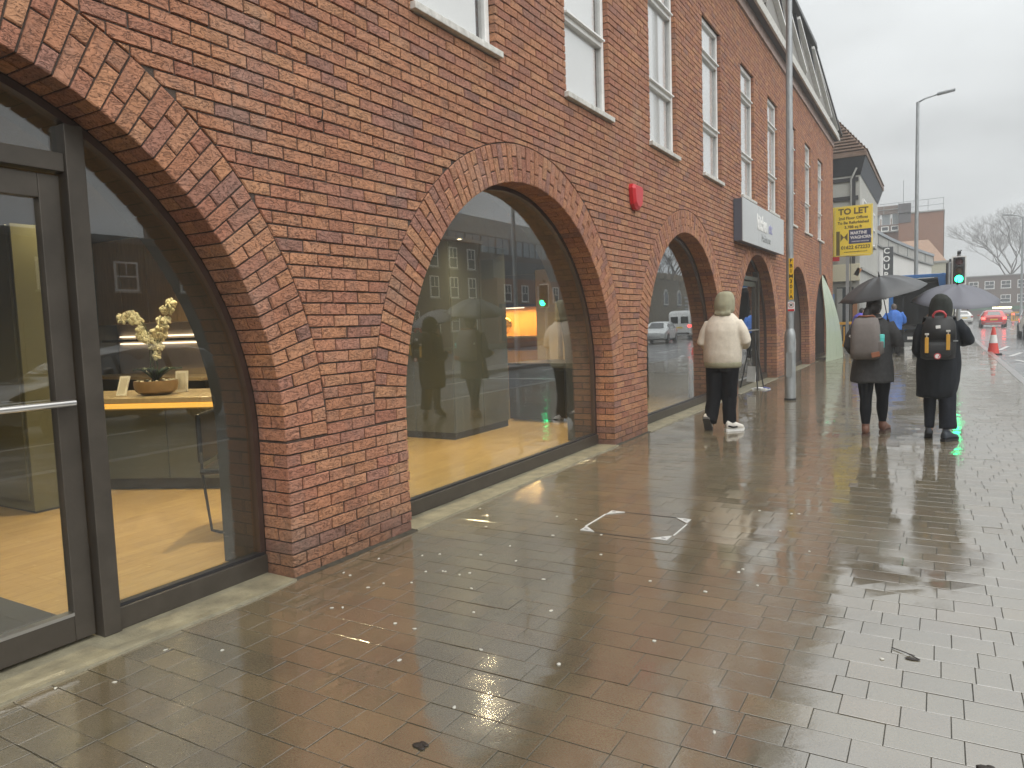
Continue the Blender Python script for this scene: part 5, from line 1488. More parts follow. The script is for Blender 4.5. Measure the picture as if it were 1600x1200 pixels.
# two workmen far off
blue1 = mat('blue_jacket', (.03, .15, .55), .6, var=.15, vscale=12); blue2 = mat('violet_jacket', (.085, .075, .50), .6, var=.15, vscale=12)
def workman(label, x, y, m, lean, rz, hat):
    P_ = thing('person', label, 'person', (x, y, 0), rz)
    hc = (0, .02 + lean * .55, 1.66 - lean * .35)
    sh = (0, lean * .42, 1.45 - lean * .25)
    hL, xL = hand((-.25, sh[1] + .28, sh[2] - .38), (.1, .8, -.4), (0, 0, 1), -1); hR, xR = hand((.25, sh[1] + .28, sh[2] - .38), (-.1, .8, -.4), (0, 0, 1), 1)
    shape(head_fns(hc) + [limb([(0, 0, .92), (0, lean * .2, 1.2), sh], [.16, .17, .17], [.11, .11, .10]), limb([sh, (hc[0], hc[1] - .02, hc[2] - .12)], [.06, .055])] +
          [limb([(k * .18, sh[1], sh[2]), (k * .28, sh[1] + .02, sh[2] - .28), (k * .25, sh[1] + .26, sh[2] - .37)], [.05, .042, .028]) for k in (-1, 1)] + [limb([(k * .1, 0, .92), (k * .11, 0, .5), (k * .12, 0, .1)], [.085, .06, .04]) for k in (-1, 1)] + hL + hR, .018, 'body', skin_m, P_, 2, extra=xL + xR); eyes(hc, P_)
    shape([limb([(0, -.01, .86), (0, lean * .12, 1.08), (0, lean * .3, 1.3), (0, sh[1], sh[2] + .02), (0, sh[1] + .03, sh[2] + .1)], [.225, .235, .245, .20, .09], [.16, .165, .165, .13, .08])] +
          [limb([(k * .19, sh[1], sh[2]), (k * .29, sh[1] + .0, sh[2] - .16), (k * .31, sh[1] + .02, sh[2] - .29), (k * .26, sh[1] + .22, sh[2] - .36)], [.09, .085, .08, .06]) for k in (-1, 1)], .018, 'jacket', m, P_, 4, .012, 7)
    shape([limb([(0, 0, .93), (0, 0, .82)], [.19, .2], [.14, .14])] + [limb([(k * .10, 0, .86), (k * .11, .01, .5), (k * .12, 0, .07)], [.115, .095, .085]) for k in (-1, 1)], .018, 'trousers', blk_cloth, P_, 3, .01, 9)
    shape([stack([(hc[2] - .06, .06, .04, 0, hc[1] - .06), (hc[2] + .0, .082, .09, 0, hc[1] - .02), (hc[2] + .06, .082, .1, 0, hc[1] - .008), (hc[2] + .11, .05, .06, 0, hc[1]), (hc[2] + .125, .015, .02, 0, hc[1])])], .014, 'cap' if hat else 'hair', hat or hair_m, P_, 3)
    for k in (-1, 1): shoe(P_, 'boot', (k * .12, -.08, 0), k * .15, m=black_m)
workman('workman in a bright blue jacket standing at the back of the lorry', 2.02, 27.2, blue1, .12, .35, mat('grey_cap', (.12, .10, .09), .8))
workman('workman in a violet blue jacket bending beside the yellow barrier', .80, 27.9, blue2, .38, -.9, None)

# ================================================================== VEHICLES
car_glass = mat('car_glass', (.012, .014, .016), .06, spec=.9, coat=1.0, coat_r=.02)
tyre_m = mat('tyre', (.012, .012, .013), .75); rim_m = mat('rim', (.40, .41, .42), .3, metal=.85)
tail_on = mat('tail_lamp_lit', (.8, .02, .02), emit=5.0, ecol=(1.0, .05, .04)); tail_off = mat('tail_lamp', (.30, .012, .015), .2, coat=1, coat_r=.03); headl = mat('head_lamp', (.6, .62, .64), .1, coat=1, coat_r=.02)
plate_y = mat('plate_yellow', (.75, .52, .03), .5)
HATCH = [(0.0, .42, .80, .86, .80, .70), (.07, .27, .90, .99, .86, .68), (.42, .25, .95, 1.36, .89, .60), (.80, .25, .96, 1.44, .90, .60), (1.9, .25, .95, 1.46, .90, .62), (2.45, .25, .94, 1.38, .90, .60), (3.15, .25, .93, .98, .89, .74), (3.85, .26, .80, .86, .86, .70), (4.10, .38, .66, .72, .76, .64)]
SUVP = [(0.0, .50, .95, 1.05, .86, .76), (.06, .32, 1.05, 1.25, .92, .74), (.30, .30, 1.10, 1.68, .95, .70), (.80, .30, 1.12, 1.80, .96, .72), (2.1, .30, 1.12, 1.82, .96, .72), (2.8, .30, 1.12, 1.70, .96, .68), (3.45, .30, 1.10, 1.16, .95, .80), (4.3, .32, .98, 1.04, .92, .78), (4.6, .45, .80, .88, .84, .72)]
VANP = [(0.0, .42, 1.05, 2.05, .92, .86), (.06, .32, 1.15, 2.20, .95, .86), (.5, .30, 1.20, 2.25, .97, .87), (2.0, .30, 1.20, 2.26, .97, .87), (3.2, .30, 1.20, 2.24, .97, .86), (3.7, .30, 1.20, 2.05, .97, .80), (4.3, .30, 1.14, 1.22, .96, .84), (4.9, .35, .95, 1.02, .93, .80), (5.05, .5, .75, .82, .86, .74)]
def car(label, loc, rz, prof, paint, cat='car', lit=True, name='car', front_white=True, group=None, windows=True, hi=False):
    t = thing(name, label, cat, loc, rz, group)
    def sec(p):
        y, zb, zl, zt, w, wt = p
        h = [(w * .88, zb), (w * .985, zb + .10), (w, (zb + zl) / 2), (w * .965, zl), (wt + (w * .965 - wt) * .12, zl + (zt - zl) * .86), (wt * .80, zt - .0), (wt * .4, zt + .012)]
        return [(x, y, z) for x, z in h] + [(-x, y, z) for x, z in reversed(h)]
    # finer sections along the length
    st = []
    for i in range(len(prof) - 1):
        for k in range(3):
            f = k / 3; st.append(tuple(prof[i][q] + (prof[i + 1][q] - prof[i][q]) * f for q in range(6)))
    st.append(prof[-1])
    b = MB(); b.loft([sec(p) for p in st]); b.build('body', paint, t, auto=28)
    L = prof[-1][0]
    def side_pt(y, f, k, off=.012):
        for i in range(len(prof) - 1):
            if prof[i][0] <= y <= prof[i + 1][0]:
                g = (y - prof[i][0]) / (prof[i + 1][0] - prof[i][0]); p = [prof[i][q] + (prof[i + 1][q] - prof[i][q]) * g for q in range(6)]; break
        x0, z0 = p[4] * .965, p[2]; x1, z1 = p[5] + (x0 - p[5]) * .12, p[2] + (p[3] - p[2]) * .86
        return Vector((k * (x0 + (x1 - x0) * f + off), y, z0 + (z1 - z0) * f))
    def cross_pt(i, g, fx, off=.012):
        a, c_ = prof[i], prof[i + 1]; p = [a[q] + (c_[q] - a[q]) * g for q in range(6)]
        sl = Vector((0, c_[0] - a[0], c_[3] - a[3])).normalized(); n_ = Vector((0, -sl.z, sl.y))
        return Vector((p[5] * .80 * fx, p[0], p[3])) + n_ * off
    def quad(name_, pts, m, back=.02):
        c_ = sum(pts, Vector()) / len(pts); n_ = (pts[1] - pts[0]).cross(pts[2] - pts[0]).normalized()
        b = MB(); n = len(pts)
        b.loft([[p for p in pts], [p - n_ * back for p in pts]]); o = b.build(name_, m, t); fix_normals(o); return o
    if windows:
        is_van = prof is VANP
        segs = [(3.35, 3.78)] if is_van else [(.55, 1.30), (1.42, 2.25), (2.34, 2.75)] if prof is HATCH else [(.40, 1.05), (1.15, 1.95), (2.05, 3.0)]
        for k in (-1, 1):
            for (ya, yb) in segs:
                yb2 = min(yb, L)
                pts = [side_pt(ya, .06, k), side_pt(yb2, .06, k), side_pt(yb2 - (.16 if yb == segs[-1][1] else 0), .90, k), side_pt(ya + (.12 if ya == segs[0][0] else 0), .90, k)]
                quad('side_window', pts, car_glass)
        if not is_van: quad('rear_window', [cross_pt(1, .12, -.86), cross_pt(1, .12, .86), cross_pt(1, .90, .80), cross_pt(1, .90, -.80)], car_glass)
        else:
            for k in (-1, 1): quad('rear_window', [Vector((k * .12, -.004, 1.25)), Vector((k * .74, -.004, 1.25)), Vector((k * .70, -.004, 1.78)), Vector((k * .12, -.004, 1.78))], car_glass)
        wi = 5
        quad('windscreen', [cross_pt(wi, .92, -.9), cross_pt(wi, .92, .9), cross_pt(wi, .06, .84), cross_pt(wi, .06, -.84)], car_glass)
    zb = prof[2][2]
    for k in (-1, 1):
        b = MB(); x = prof[1][4]
        b.box((k * (x - .14), .035, prof[0][2] - .02), (.27, .10, .20), bev=.03, rot=Matrix.Rotation(k * .25, 3, 'Z')); b.build('tail_light', tail_on if lit else tail_off, t, auto=40)
        b = MB(); b.box((k * (prof[-1][4] - .10), L - .10, prof[-1][2] - .03), (.30, .22, .14), bev=.04, rot=Matrix.Rotation(-k * .35, 3, 'Z')); b.build('headlight', headl, t, auto=40)
        b = MB(); b.box((k * (prof[5][4] + .07), prof[5][0] + .12, prof[5][2] + .10), (.18, .09, .13), bev=.03); b.build('mirror', paint, t, auto=40)
    b = MB(); b.box((0, -.012, prof[0][2] - .12), (.52, .016, .115), bev=.003); b.build('number_plate', plate_y, t)
    b = MB(); b.box((0, .0, prof[0][1] + .05), (prof[0][4] * 1.75, .10, .16), bev=.03); b.build('bumper', paint if prof is HATCH else black_m, t, auto=40)
    b = MB(); b.box((0, -.045, prof[0][1] - .02), (1.15, .03, .06), bev=.01); b.build('bumper_trim', galv_m, t)
    b = MB(); b.box((0, L - .03, prof[-1][1] + .1), (prof[-1][4] * 1.5, .06, .18), bev=.02); b.build('grille', black_m, t)
    rw = .31 if prof is HATCH else .36
    for yy in (.72, L - .82):
        for k in (-1, 1):
            xw = prof[3][4]
            Mw = T(k * (xw - .205), yy, rw) @ Matrix.Rotation(rad(90) * k, 4, 'Y')
            b = MB(); b.lathe([(rw + .06, .17), (rw + .06, .212), (rw - .02, .212)], 22, Mw); b.build('wheel_arch', black_m, t)
            b = MB(); b.lathe([(.19, 0), (rw - .03, 0), (rw, .03), (rw, .19), (rw - .03, .222), (.20, .222)], 24, Mw); wh = b.build('wheel', tyre_m, t, auto=40)
            b = MB(); b.lathe([(.205, .20), (.205, .226), (.18, .218), (.05, .228), (.01, .228)], 18, Mw); b.build('rim', rim_m, wh, auto=40)
            for q in range(5):
                a = 2 * PI * q / 5; b = MB(); b.box((.115 * math.cos(a), .115 * math.sin(a), .222), (.15, .035, .02), M=Mw, rot=Matrix.Rotation(a, 3, 'Z')); b.build('spoke', rim_m, wh)
    return t
RZ = -.115
red_p = mat('red_paint', (.52, .010, .014), .3, coat=1, coat_r=.06); silver_p = mat('silver_paint', (.36, .37, .39), .3, metal=.5, coat=1, coat_r=.08)
dark_p = mat('dark_paint', (.022, .024, .028), .28, coat=1, coat_r=.04); white_p = mat('white_car_paint', (.66, .67, .66), .3, coat=1, coat_r=.06); maroon_p = mat('maroon_paint', (.10, .015, .018), .3, coat=1, coat_r=.06)
car('red hatchback with lit tail lights driving away up the wet road', (7.12, 71.5, RZ), 0.0, HATCH, red_p)
car('small dark red car with glowing tail lights far beyond the red hatchback', (10.6, 112, RZ), 0.0, HATCH, maroon_p)
car('silver four by four cut off by the right edge of the view', (7.75, 42.2, RZ), 0.0, SUVP, silver_p, lit=False)
car('white hatchback parked on the left beyond the grey umbrella', (5.6, 92, RZ), .35, HATCH, white_p, lit=False)
# across the road: seen in the shop windows
car('dark saloon waiting on the road opposite the shop door', (9.05, 9.6, RZ), PI, HATCH, dark_p, lit=False)
car('white hatchback coming along the far lane, mirrored in the third arch', (12.9, 50, RZ + gz(46)), PI - .12, HATCH, white_p, lit=False)
car('white panel van on the far lane behind the white hatchback', (13.6, 55.5, RZ + gz(55.5)), 0.1, VANP, white_p, 'van', lit=True, name='van')

# tipper lorry standing at the end of the brick building
lb = mat('lorry_blue', (.03, .15, .42), .4, var=.2, vscale=5); ld = mat('lorry_dark', (.015, .020, .026), .6, var=.25, vscale=4)
t = thing('lorry', 'blue tipper lorry with a dark open back parked on the pavement beyond the women', 'lorry', (2.62, 28.9, 0))
b = MB()
for (cx, cz, w, h) in ((-.80, 1.75, .08, 1.75), (.80, 1.75, .08, 1.75)): b.box((cx, 2.0, cz), (w, 4.0, h), bev=.012)
b.box((0, 2.0, .90), (1.6, 4.0, .08)); b.box((0, 3.98, 1.75), (1.6, .08, 1.75)); b.box((0, 2.3, 2.58), (1.60, 3.4, .05))
b.build('tipper_body', ld, t)
b = MB()
b.box((-.80, .02, 1.75), (.14, .10, 1.82), bev=.015); b.box((.80, .02, 1.75), (.14, .10, 1.82), bev=.015); b.box((0, .02, 2.66), (1.74, .10, .12), bev=.015)
b.build('body_rim', lb, t)
b = MB(); b.box((.74, -.03, 2.45), (.22, .05, .55), bev=.01, rot=Matrix.Rotation(rad(-9), 3, 'Y')); b.box((.90, -.05, 2.25), (.10, .05, .8), bev=.01); b.build('tail_flap', lb, t)
for k in range(3):
    b = MB(); b.box((-.45 + k * .45, .6, 1.45), (.05, .06, 1.1)); b.build('body_rib', ld, t)
b = MB(); b.box((0, .15, .52), (1.66, .12, .26), bev=.02); b.build('bumper', ld, t)
for k in (-1, 1):
    b = MB(); b.box((k * .20 - .36, .075, .20), (.11, .04, .09), bev=.008); b.build('reflector', white_m, t)
    b = MB(); b.box((k * .70, .07, .52), (.18, .04, .10), bev=.01); b.build('tail_light', tail_off, t)
    for yy in (1.0, 4.6):
        Mw = T(k * .55, yy, .42) @ Matrix.Rotation(rad(90) * k, 4, 'Y')
        b = MB(); b.lathe([(.2, 0), (.40, 0), (.42, .04), (.42, .22), (.39, .26), (.2, .26)], 22, Mw); wh = b.build('wheel', tyre_m, t, auto=40)
        b = MB(); b.lathe([(.22, .24), (.22, .265), (.05, .25)], 16, Mw); b.build('rim', rim_m, wh)
b = MB(); b.box((-.12, .07, .54), (.34, .02, .10)); b.build('number_plate', white_m, t)
b = MB(); b.box((0, 3.0, .66), (.8, 5.4, .2)); b.build('chassis', black_m, t)
b = MB(); b.box((0, 5.1, 1.35), (1.7, 1.5, 1.5), bev=.12); b.build('cab', lb, t, auto=40)
b = MB(); b.box((0, 5.87, 1.7), (1.4, .02, .6)); b.build('windscreen', car_glass, t)

# ================================================================== BUILDINGS BEYOND
render_m = mat('cream_render', (.42, .42, .39), .8, var=.12, vscale=1.2)
timber_m = mat('black_timber', (.035, .036, .040), .7)
tile_m = mat('clay_tile', (.20, .135, .10), .8, var=.35, vscale=5, bump=.4, bscale=14, stretch=(1, 1, 3))
farbrick_m = mat('far_brick', (.27, .135, .085), .85, var=.18, vscale=3, stretch=(1, 1, 4)); farbrick2_m = mat('far_brown_brick', (.125, .080, .060), .85, var=.18, vscale=3, stretch=(1, 1, 4))
farglass_m = mat('far_glass', (.05, .06, .07), .08, spec=.8); stonew_m = mat('gate_stone', (.21, .17, .11), .9, var=.3, vscale=2, bump=.3, bscale=10)
conc_m = mat('grey_concrete', (.36, .36, .34), .7, var=.2, vscale=1)
def face_window(parent, M, w, h, sash=True, m=None, g=None):
    """window on a facade: M puts its centre in the wall plane, local x along the wall, z up, -y outwards"""
    b = MB()
    for (cx, cz, ww, hh) in ((-w / 2 + .04, 0, .08, h), (w / 2 - .04, 0, .08, h), (0, h / 2 - .04, w - .16, .08), (0, -h / 2 + .04, w - .16, .08)) + (((0, 0, w - .16, .06), (0, h / 4 , .035, h / 2 - .1)) if sash else ()):
        b.box((cx, -.03, cz), (ww, .09, hh), M=M)
    o = b.build('window', m or white_m, parent)
    b = MB(); b.box((0, -.012, 0), (w - .10, .03, h - .10), M=M); b.build('pane', g or farglass_m, o)
    b = MB(); b.box((0, -.06, -h / 2 - .05), (w + .16, .16, .08), M=M); b.build('sill', conc_m, o)
    return o
RXP = Matrix.Rotation(rad(90), 4, 'Z')       # wall facing +x
RXM = Matrix.Rotation(rad(-90), 4, 'Z')      # wall facing -x
# the tiled house next door
t = thing('tiled_house', 'rendered house with deep dark eaves and clay tiled roof past the brick building', 'house', (0, 31.4, 0))
b = MB(); b.box((-4.7, 4.6, 3.6), (10.6, 9.2, 7.2)); b.build('wall', render_m, t)
b = MB(); e0, e1 = .86, 7.55
b.add([(e0, -.45, e1), (e0, 9.4, e1), (-10.2, 9.4, e1), (-10.2, -.45, e1), (-1.9, 2.8, 11.2), (-1.9, 6.2, 11.2), (-8, 6.2, 11.2), (-8, 2.8, 11.2), (e0, -.45, e1 - .16), (e0, 9.4, e1 - .16), (-10.2, 9.4, e1 - .16), (-10.2, -.45, e1 - .16)],
      [(0, 1, 5, 4), (1, 2, 6, 5), (2, 3, 7, 6), (3, 0, 4, 7), (4, 5, 6, 7), (8, 9, 1, 0), (9, 10, 2, 1), (10, 11, 3, 2), (11, 8, 0, 3), (11, 10, 9, 8)])
rf = b.build('roof', tile_m, t); fix_normals(rf)
nrow = 26
rw_ = MB()
for k in range(nrow):
    f = (k + .5) / nrow
    z = e1 + 3.65 * f
    x0 = e0 + (-1.9 - e0) * f; ya, yb = -.45 + 3.25 * f, 9.4 - 3.2 * f
    rw_.box((x0 + .03, (ya + yb) / 2, z + .01), (.10, yb - ya, .022)); rw_.box(((x0 - 10.2 + 2.2 * f) / 2, ya - .03, z + .01), (x0 + 10.2 - 2.2 * f, .10, .022))
rw_.build('tile_course', tile_m, rf, kind='stuff')
b = MB(); b.add([(.82, -.40, 7.38), (.82, 9.3, 7.38), (.62, 9.2, 6.75), (.62, -.02, 6.75), (-9.9, -.40, 7.38), (-9.9, -.02, 6.75)], [(0, 1, 2, 3), (4, 0, 3, 5)]); b.build('eaves', mat('eaves_blue', (.050, .060, .075), .6, var=.15), t)
for (z, h) in ((5.9, .16), (4.5, .16), (6.6, .14)):
    b = MB(); b.box((-4.7, -.03, z), (10.5, .05, h)); b.build('timber', timber_m, t)
b = MB(); b.box((.38, -.03, 4.8), (.14, .06, 4.0)); b.build('timber', timber_m, t)
b = MB(); b.tube([(.30, -.12, .2), (.30, -.12, 6.6), (.50, -.2, 7.0)], .035, 8); b.build('drainpipe', conc_m, t, smooth=True)
b = MB(); b.box((.66, 4.6, 3.2), (.06, 9.0, .10)); b.build('string_course', conc_m, t)
for yy in (1.4, 3.7, 6.1): face_window(t, T(.602, yy, 5.2) @ RXP, 1.1, 1.5)
b = MB(); b.box((-.25, -.10, 3.05), (1.75, .10, .66), bev=.01); fs_ = b.build('fascia_sign', mat('fascia_cream', (.62, .58, .44), .6), t)
for k in range(3):
    b = MB(); n = 14; rg = []
    for i in range(n + 1):
        a = -PI / 2 + PI * i / n; cx, cz = -.50 + .12 * math.cos(a), 3.22 - k * .15 + .055 * math.sin(a)
        rg.append([(cx + dx, -.155 + dy, cz + dz) for dx, dy, dz in ((0, -.006, .02), (0, .006, .02), (0, .006, -.02), (0, -.006, -.02))])
    b.loft(rg); b.box((-.72, -.155, 3.275 - k * .15), (.42, .012, .04)); b.box((-.72, -.155, 3.165 - k * .15), (.42, .012, .04)); b.build('emblem', dark_m, fs_)
b = MB(); b.box((-.55, -.12, 3.60), (.9, .05, .16)); b.build('red_strip', red_m, t)
b = MB(); b.box((.55, -.12, 3.06), (.16, .06, .30), rot=Matrix.Rotation(.5, 3, 'Y')); b.build('orange_sign', mat('orange_sign', (.62, .28, .12), .5), t)
for (cx, w) in ((-.75, .75), (.10, .6)):
    b = MB(); b.box((cx, -.03, 1.45), (w, .06, 2.1)); b.build('shop_window', farglass_m, t)
b = MB(); b.box((-.45, -.075, 1.9), (.34, .02, .7)); b.build('poster', mat('poster_blue', (.09, .22, .60), .5, var=.6, vscale=4, col2=(.35, .42, .45)), t)
b = MB(); b.box((-.10, -.07, 1.35), (.2, .05, 2.2)); b.build('pilaster', conc_m, t)
b = MB(); b.box((.45, -.05, 1.2), (.16, .07, 2.3)); b.build('door', mat('orange_door', (.42, .19, .08), .6), t)

# white curved building, sweeping with the bend of the street
whw = mat('white_render', (.62, .62, .60), .7, var=.08, vscale=.8)
t = thing('curved_building', 'white curved building with a grey panelled parapet and a vertical black name sign', 'building', (0, 46, .45))
cp = []
for i in range(15):
    s_ = i / 14; cp.append((-.28 + 3.0 * s_ ** 1.2, 18.5 * s_))
def curve_band(nm, z0, z1, off, th, m):
    b = MB(); rg = []
    for i, (x, y) in enumerate(cp):
        a = Vector(cp[min(i + 1, 14)]) - Vector(cp[max(i - 1, 0)]); a.normalize(); n_ = Vector((a.y, -a.x))
        p0 = Vector((x, y)) + n_ * off; p1 = p0 - n_ * th
        dz = -.75 * (i / 14) ** .6; zz0 = z0 + (dz if z0 > 0 else 0); rg.append([(p0.x, p0.y, zz0), (p0.x, p0.y, z1 + dz), (p1.x, p1.y, z1 + dz), (p1.x, p1.y, zz0)])
    b.loft(rg); o = b.build(nm, m, t); fix_normals(o); return o
curve_band('wall', 0, 5.25, 0, .4, whw); pb = curve_band('parapet', 5.25, 5.85, .10, .4, conc_m); curve_band('coping', 5.85, 6.02, .18, .55, mat('coping_blue', (.25, .28, .31), .5)); curve_band('moulding', 5.18, 5.25, .14, .3, mat('moulding_grey', (.22, .23, .23), .6))
for i in range(0, 15, 2):
    x, y = cp[i]; b = MB(); b.box((x + .11, y - .02, 5.55 - .75 * (i / 14) ** .6), (.05, .05, .58)); b.build('panel_joint', MATS['moulding_grey'], pb)
b = MB(); b.box((-5.2, 9, 2.5), (10, 18.4, 5.0)); b.build('block', conc_m, t)
b = MB(); b.box((-.35, -.06, 2.9), (.5, .2, 5.6)); b.build('return_wall', mat('dirty_render', (.30, .29, .25), .8, var=.2), t)
b = MB(); b.box((.62, 3.1, 3.62), (.52, .30, 2.5), bev=.01); sg_ = b.build('name_sign', mat('sign_black', (.05, .055, .06), .5), t)
for k, ch in enumerate('COURT'): text('letter', ch, .46, white_m, sg_, T(.54, 2.942, 4.62 - k * .47) @ FACE_MY, ext=.004, bold=.012)
mat('office_glass_pale', (.30, .33, .35), .2)
# tower block and wing behind
t = thing('tower_block', 'brown brick tower block with a railed flat roof behind the white curved building', 'building', (0, 84, gz(84)))
b = MB(); b.box((1.55, 6, 5.6), (3.9, 12, 11.2)); b.build('tower', farbrick_m, t)
b = MB(); b.box((3.52, 6.02, 5.5), (.12, 12.0, 10.9)); b.build('side_wall', farbrick2_m, t)
b = MB(); b.box((-3.9, 6.5, 5.5), (7.0, 11, 11.0)); w_ = b.build('wing', farbrick_m, t)
b = MB(); b.box((-3.9, .9, 11.85), (7.0, .4, .8)); b.box((-3.9, .85, 9.95), (7.0, .3, .8)); b.build('fascia', mat('fascia_brown', (.20, .15, .125), .8), t)
for k in range(6): face_window(t, T(-.62 - k * .95, .98, 10.9), .86, 1.2, False, g=MATS['office_glass_pale'])
for k in range(2): face_window(t, T(-.75 - k * .9, .69, 9.95), .7, .5, False)
b = MB(); b.box((.15, .3, 11.3), (1.1, .8, 1.9)); b.build('stair_head', mat('dark_plant', (.10, .095, .10), .8), t)
b = MB(); b.box((1.55, 6, 11.26), (4.1, 12.2, .12)); b.build('roof', conc_m, t)
rl = MB()
for z in (11.9, 12.5): rl.tube([(-7, 1.0, z - .1), (3.5, .3, z), (3.5, 12, z)], .03, 5)
for k in range(9): rl.tube([(-7 + k * 1.31, .9 - k * .07, 11.0), (-7 + k * 1.31, .9 - k * .07, 12.5)], .025, 5)
rl.build('railing', galv_m, t)
b = MB(); b.tube([(.0, .5, 12.2), (.0, .5, 14.6)], .03, 5); b.build('aerial', galv_m, t)
t = thing('cream_block', 'small cream rendered building with narrow windows left of the traffic light', 'building', (3.75, 66.5, gz(67)))
b = MB(); b.box((-.4, 4, 2.6), (1.9, 8, 5.2)); b.build('wall', mat('cream_wall', (.48, .46, .36), .8, var=.1), t)
for k in (-.35, .25): face_window(t, T(-.4 + k, -.012, 3.7), .4, 1.2, False)
b = MB(); b.box((-.4, 4, 5.25), (2.1, 8.2, .14)); b.build('roof', conc_m, t)
# tan gabled roof between
t = thing('terracotta_roof', 'terracotta roofed house seen over the curved parapet in front of the tower', 'house', (1.2, 68, gz(68)))
b = MB(); b.box((-.2, 3, 2.7), (5.0, 6, 5.4)); b.build('wall', farbrick_m, t)
b = MB(); b.add([(-2.9, -.2, 5.4), (2.5, -.2, 5.4), (2.5, 6.2, 5.4), (-2.9, 6.2, 5.4), (-1.6, 3, 7.4), (1.2, 3, 7.4)], [(0, 1, 5, 4), (2, 3, 4, 5), (1, 2, 5), (3, 0, 4), (3, 2, 1, 0)]); fix_normals(b.build('roof', mat('terracotta', (.30, .19, .13), .8, var=.2, vscale=2), t))
# long brick building closing the road
t = thing('long_brick_block', 'long low brown brick building with rows of white windows closing the road', 'building', (6.4, 132, gz(132)), -.18)
b = MB(); b.box((14, 5, 3.1), (28.5, 10, 6.4)); b.build('wall', farbrick2_m, t)
b = MB(); b.box((14, 5, 6.36), (29, 10.5, .14)); b.build('roof', mat('parapet_grey', (.24, .22, .21), .8), t)
for row in (5.0, 2.9):
    for k in range(9): face_window(t, T(1.3 + k * 2.05, -.01, row), 1.25, 1.15)
b = MB(); b.box((9, -.15, 1.5), (16, .3, .5)); b.build('shop_fascia', mat('green_fascia', (.05, .13, .07), .6), t)
b = MB(); b.box((5.0, -.33, 1.55), (2.4, .05, .26)); b.build('lit_sign', mat('lit_sign', (1, .85, .5), emit=2.2, ecol=(1, .85, .5)), t)
b = MB(); b.box((9.6, -.33, 2.0), (.6, .05, .6)); b.build('lit_sign', MATS['lit_sign'], t)

# ------------------------------------------------------------------ across the road (mirrored in the glass)
t = thing('sash_window_building', 'brown brick building with white sash windows across the road', 'building', (27.5, 34, gz(34)))
b = MB(); b.box((5, 7.5, 3.9), (10, 15, 8.2)); b.build('wall', farbrick2_m, t)
b = MB(); b.box((5, 7.5, 8.02), (10.3, 15.3, .22)); b.build('roof', conc_m, t)
for row in (6.6, 4.4, 1.9):
    for k in range(6): face_window(t, T(-.012, 1.3 + k * 2.45, row) @ RXM, 1.05, 1.55)
t = thing('shop_row', 'low brown brick shop row with a dark fascia across the road', 'building', (27, 50.5, gz(50)))
b = MB(); b.box((4, 6, 2.6), (8, 12, 5.4)); b.build('wall', farbrick_m, t)
b = MB(); b.box((3.8, 6, 6.0), (7, 12, 1.6)); b.build('roof', slate_m, t)
for k in range(4): face_window(t, T(-.012, 1.6 + k * 2.9, 4.1) @ RXM, 1.1, 1.4)
b = MB(); b.box((-.12, 6, 2.85), (.3, 11.6, .7)); b.build('fascia', navy, t)
b = MB(); b.box((-.02, 6, 1.3), (.1, 11, 2.2)); b.build('shop_window', farglass_m, t)
t = thing('office_block', 'pale concrete office block with a long strip of windows across the road', 'building', (38, 40, gz(40)))
b = MB(); b.box((8, 20, 5.5), (16, 44, 11.5)); b.build('wall', farbrick2_m, t)
b = MB(); b.box((8, 20, 11.9), (16.4, 44.6, 1.8)); b.build('parapet', conc_m, t)
for k in range(14):
    b = MB(); b.box((-.05, -.2 + k * 3.0, 10.1), (.12, 2.6, 1.7)); fw_ = b.build('window', mat('office_glass', (.20, .24, .27), .06, spec=.9) if 'office_glass' not in MATS else MATS['office_glass'], t)
    b = MB(); b.box((-.13, -.2 + k * 3.0, 10.1), (.05, .06, 1.7)); b.build('mullion', dark_m, fw_)
t = thing('gatehouse', 'old stone gatehouse with a white arched window and pale quoins across the road', 'building', (21, 70.5, gz(70)))
b = MB(); b.box((4, 6, 2.6), (8, 12, 6.2)); b.build('wall', stonew_m, t)
for k in range(6):
    b = MB(); b.box((.0, .6 + k * 2.2, 5.95), (.8, 1.2, .6)); b.build('merlon', stonew_m, t)
for yy in (4.0, 8.5):
    b = MB(); p0 = [(.75 * math.cos(PI * i / 12), .75 * math.sin(PI * i / 12)) for i in range(13)]; p1 = [(.52 * x / .75, .52 * z / .75) for x, z in p0]
    rg = [[(-.06, yy + a[0], 3.9 + a[1]), (-.06, yy + c_[0], 3.9 + c_[1]), (.05, yy + c_[0], 3.9 + c_[1]), (.05, yy + a[0], 3.9 + a[1])] for a, c_ in zip(p0, p1)]
    b.loft(rg); b.box((-.03, yy, 3.05), (.12, 1.5, .16)); b.box((-.03, yy - .6, 3.5), (.1, .16, .9)); b.box((-.03, yy + .6, 3.5), (.1, .16, .9)); aw = b.build('arched_window', white2_m, t); fix_normals(aw)
    b = MB(); b.box((-.01, yy, 3.6), (.03, 1.1, 1.5)); b.build('pane', farglass_m, aw)
for k in range(9):
    b = MB(); b.box((-.03, 10.9 + (k % 2) * .3, .5 + k * .42), (.12, 1.2, .22)); b.build('quoin', conc_m, t)

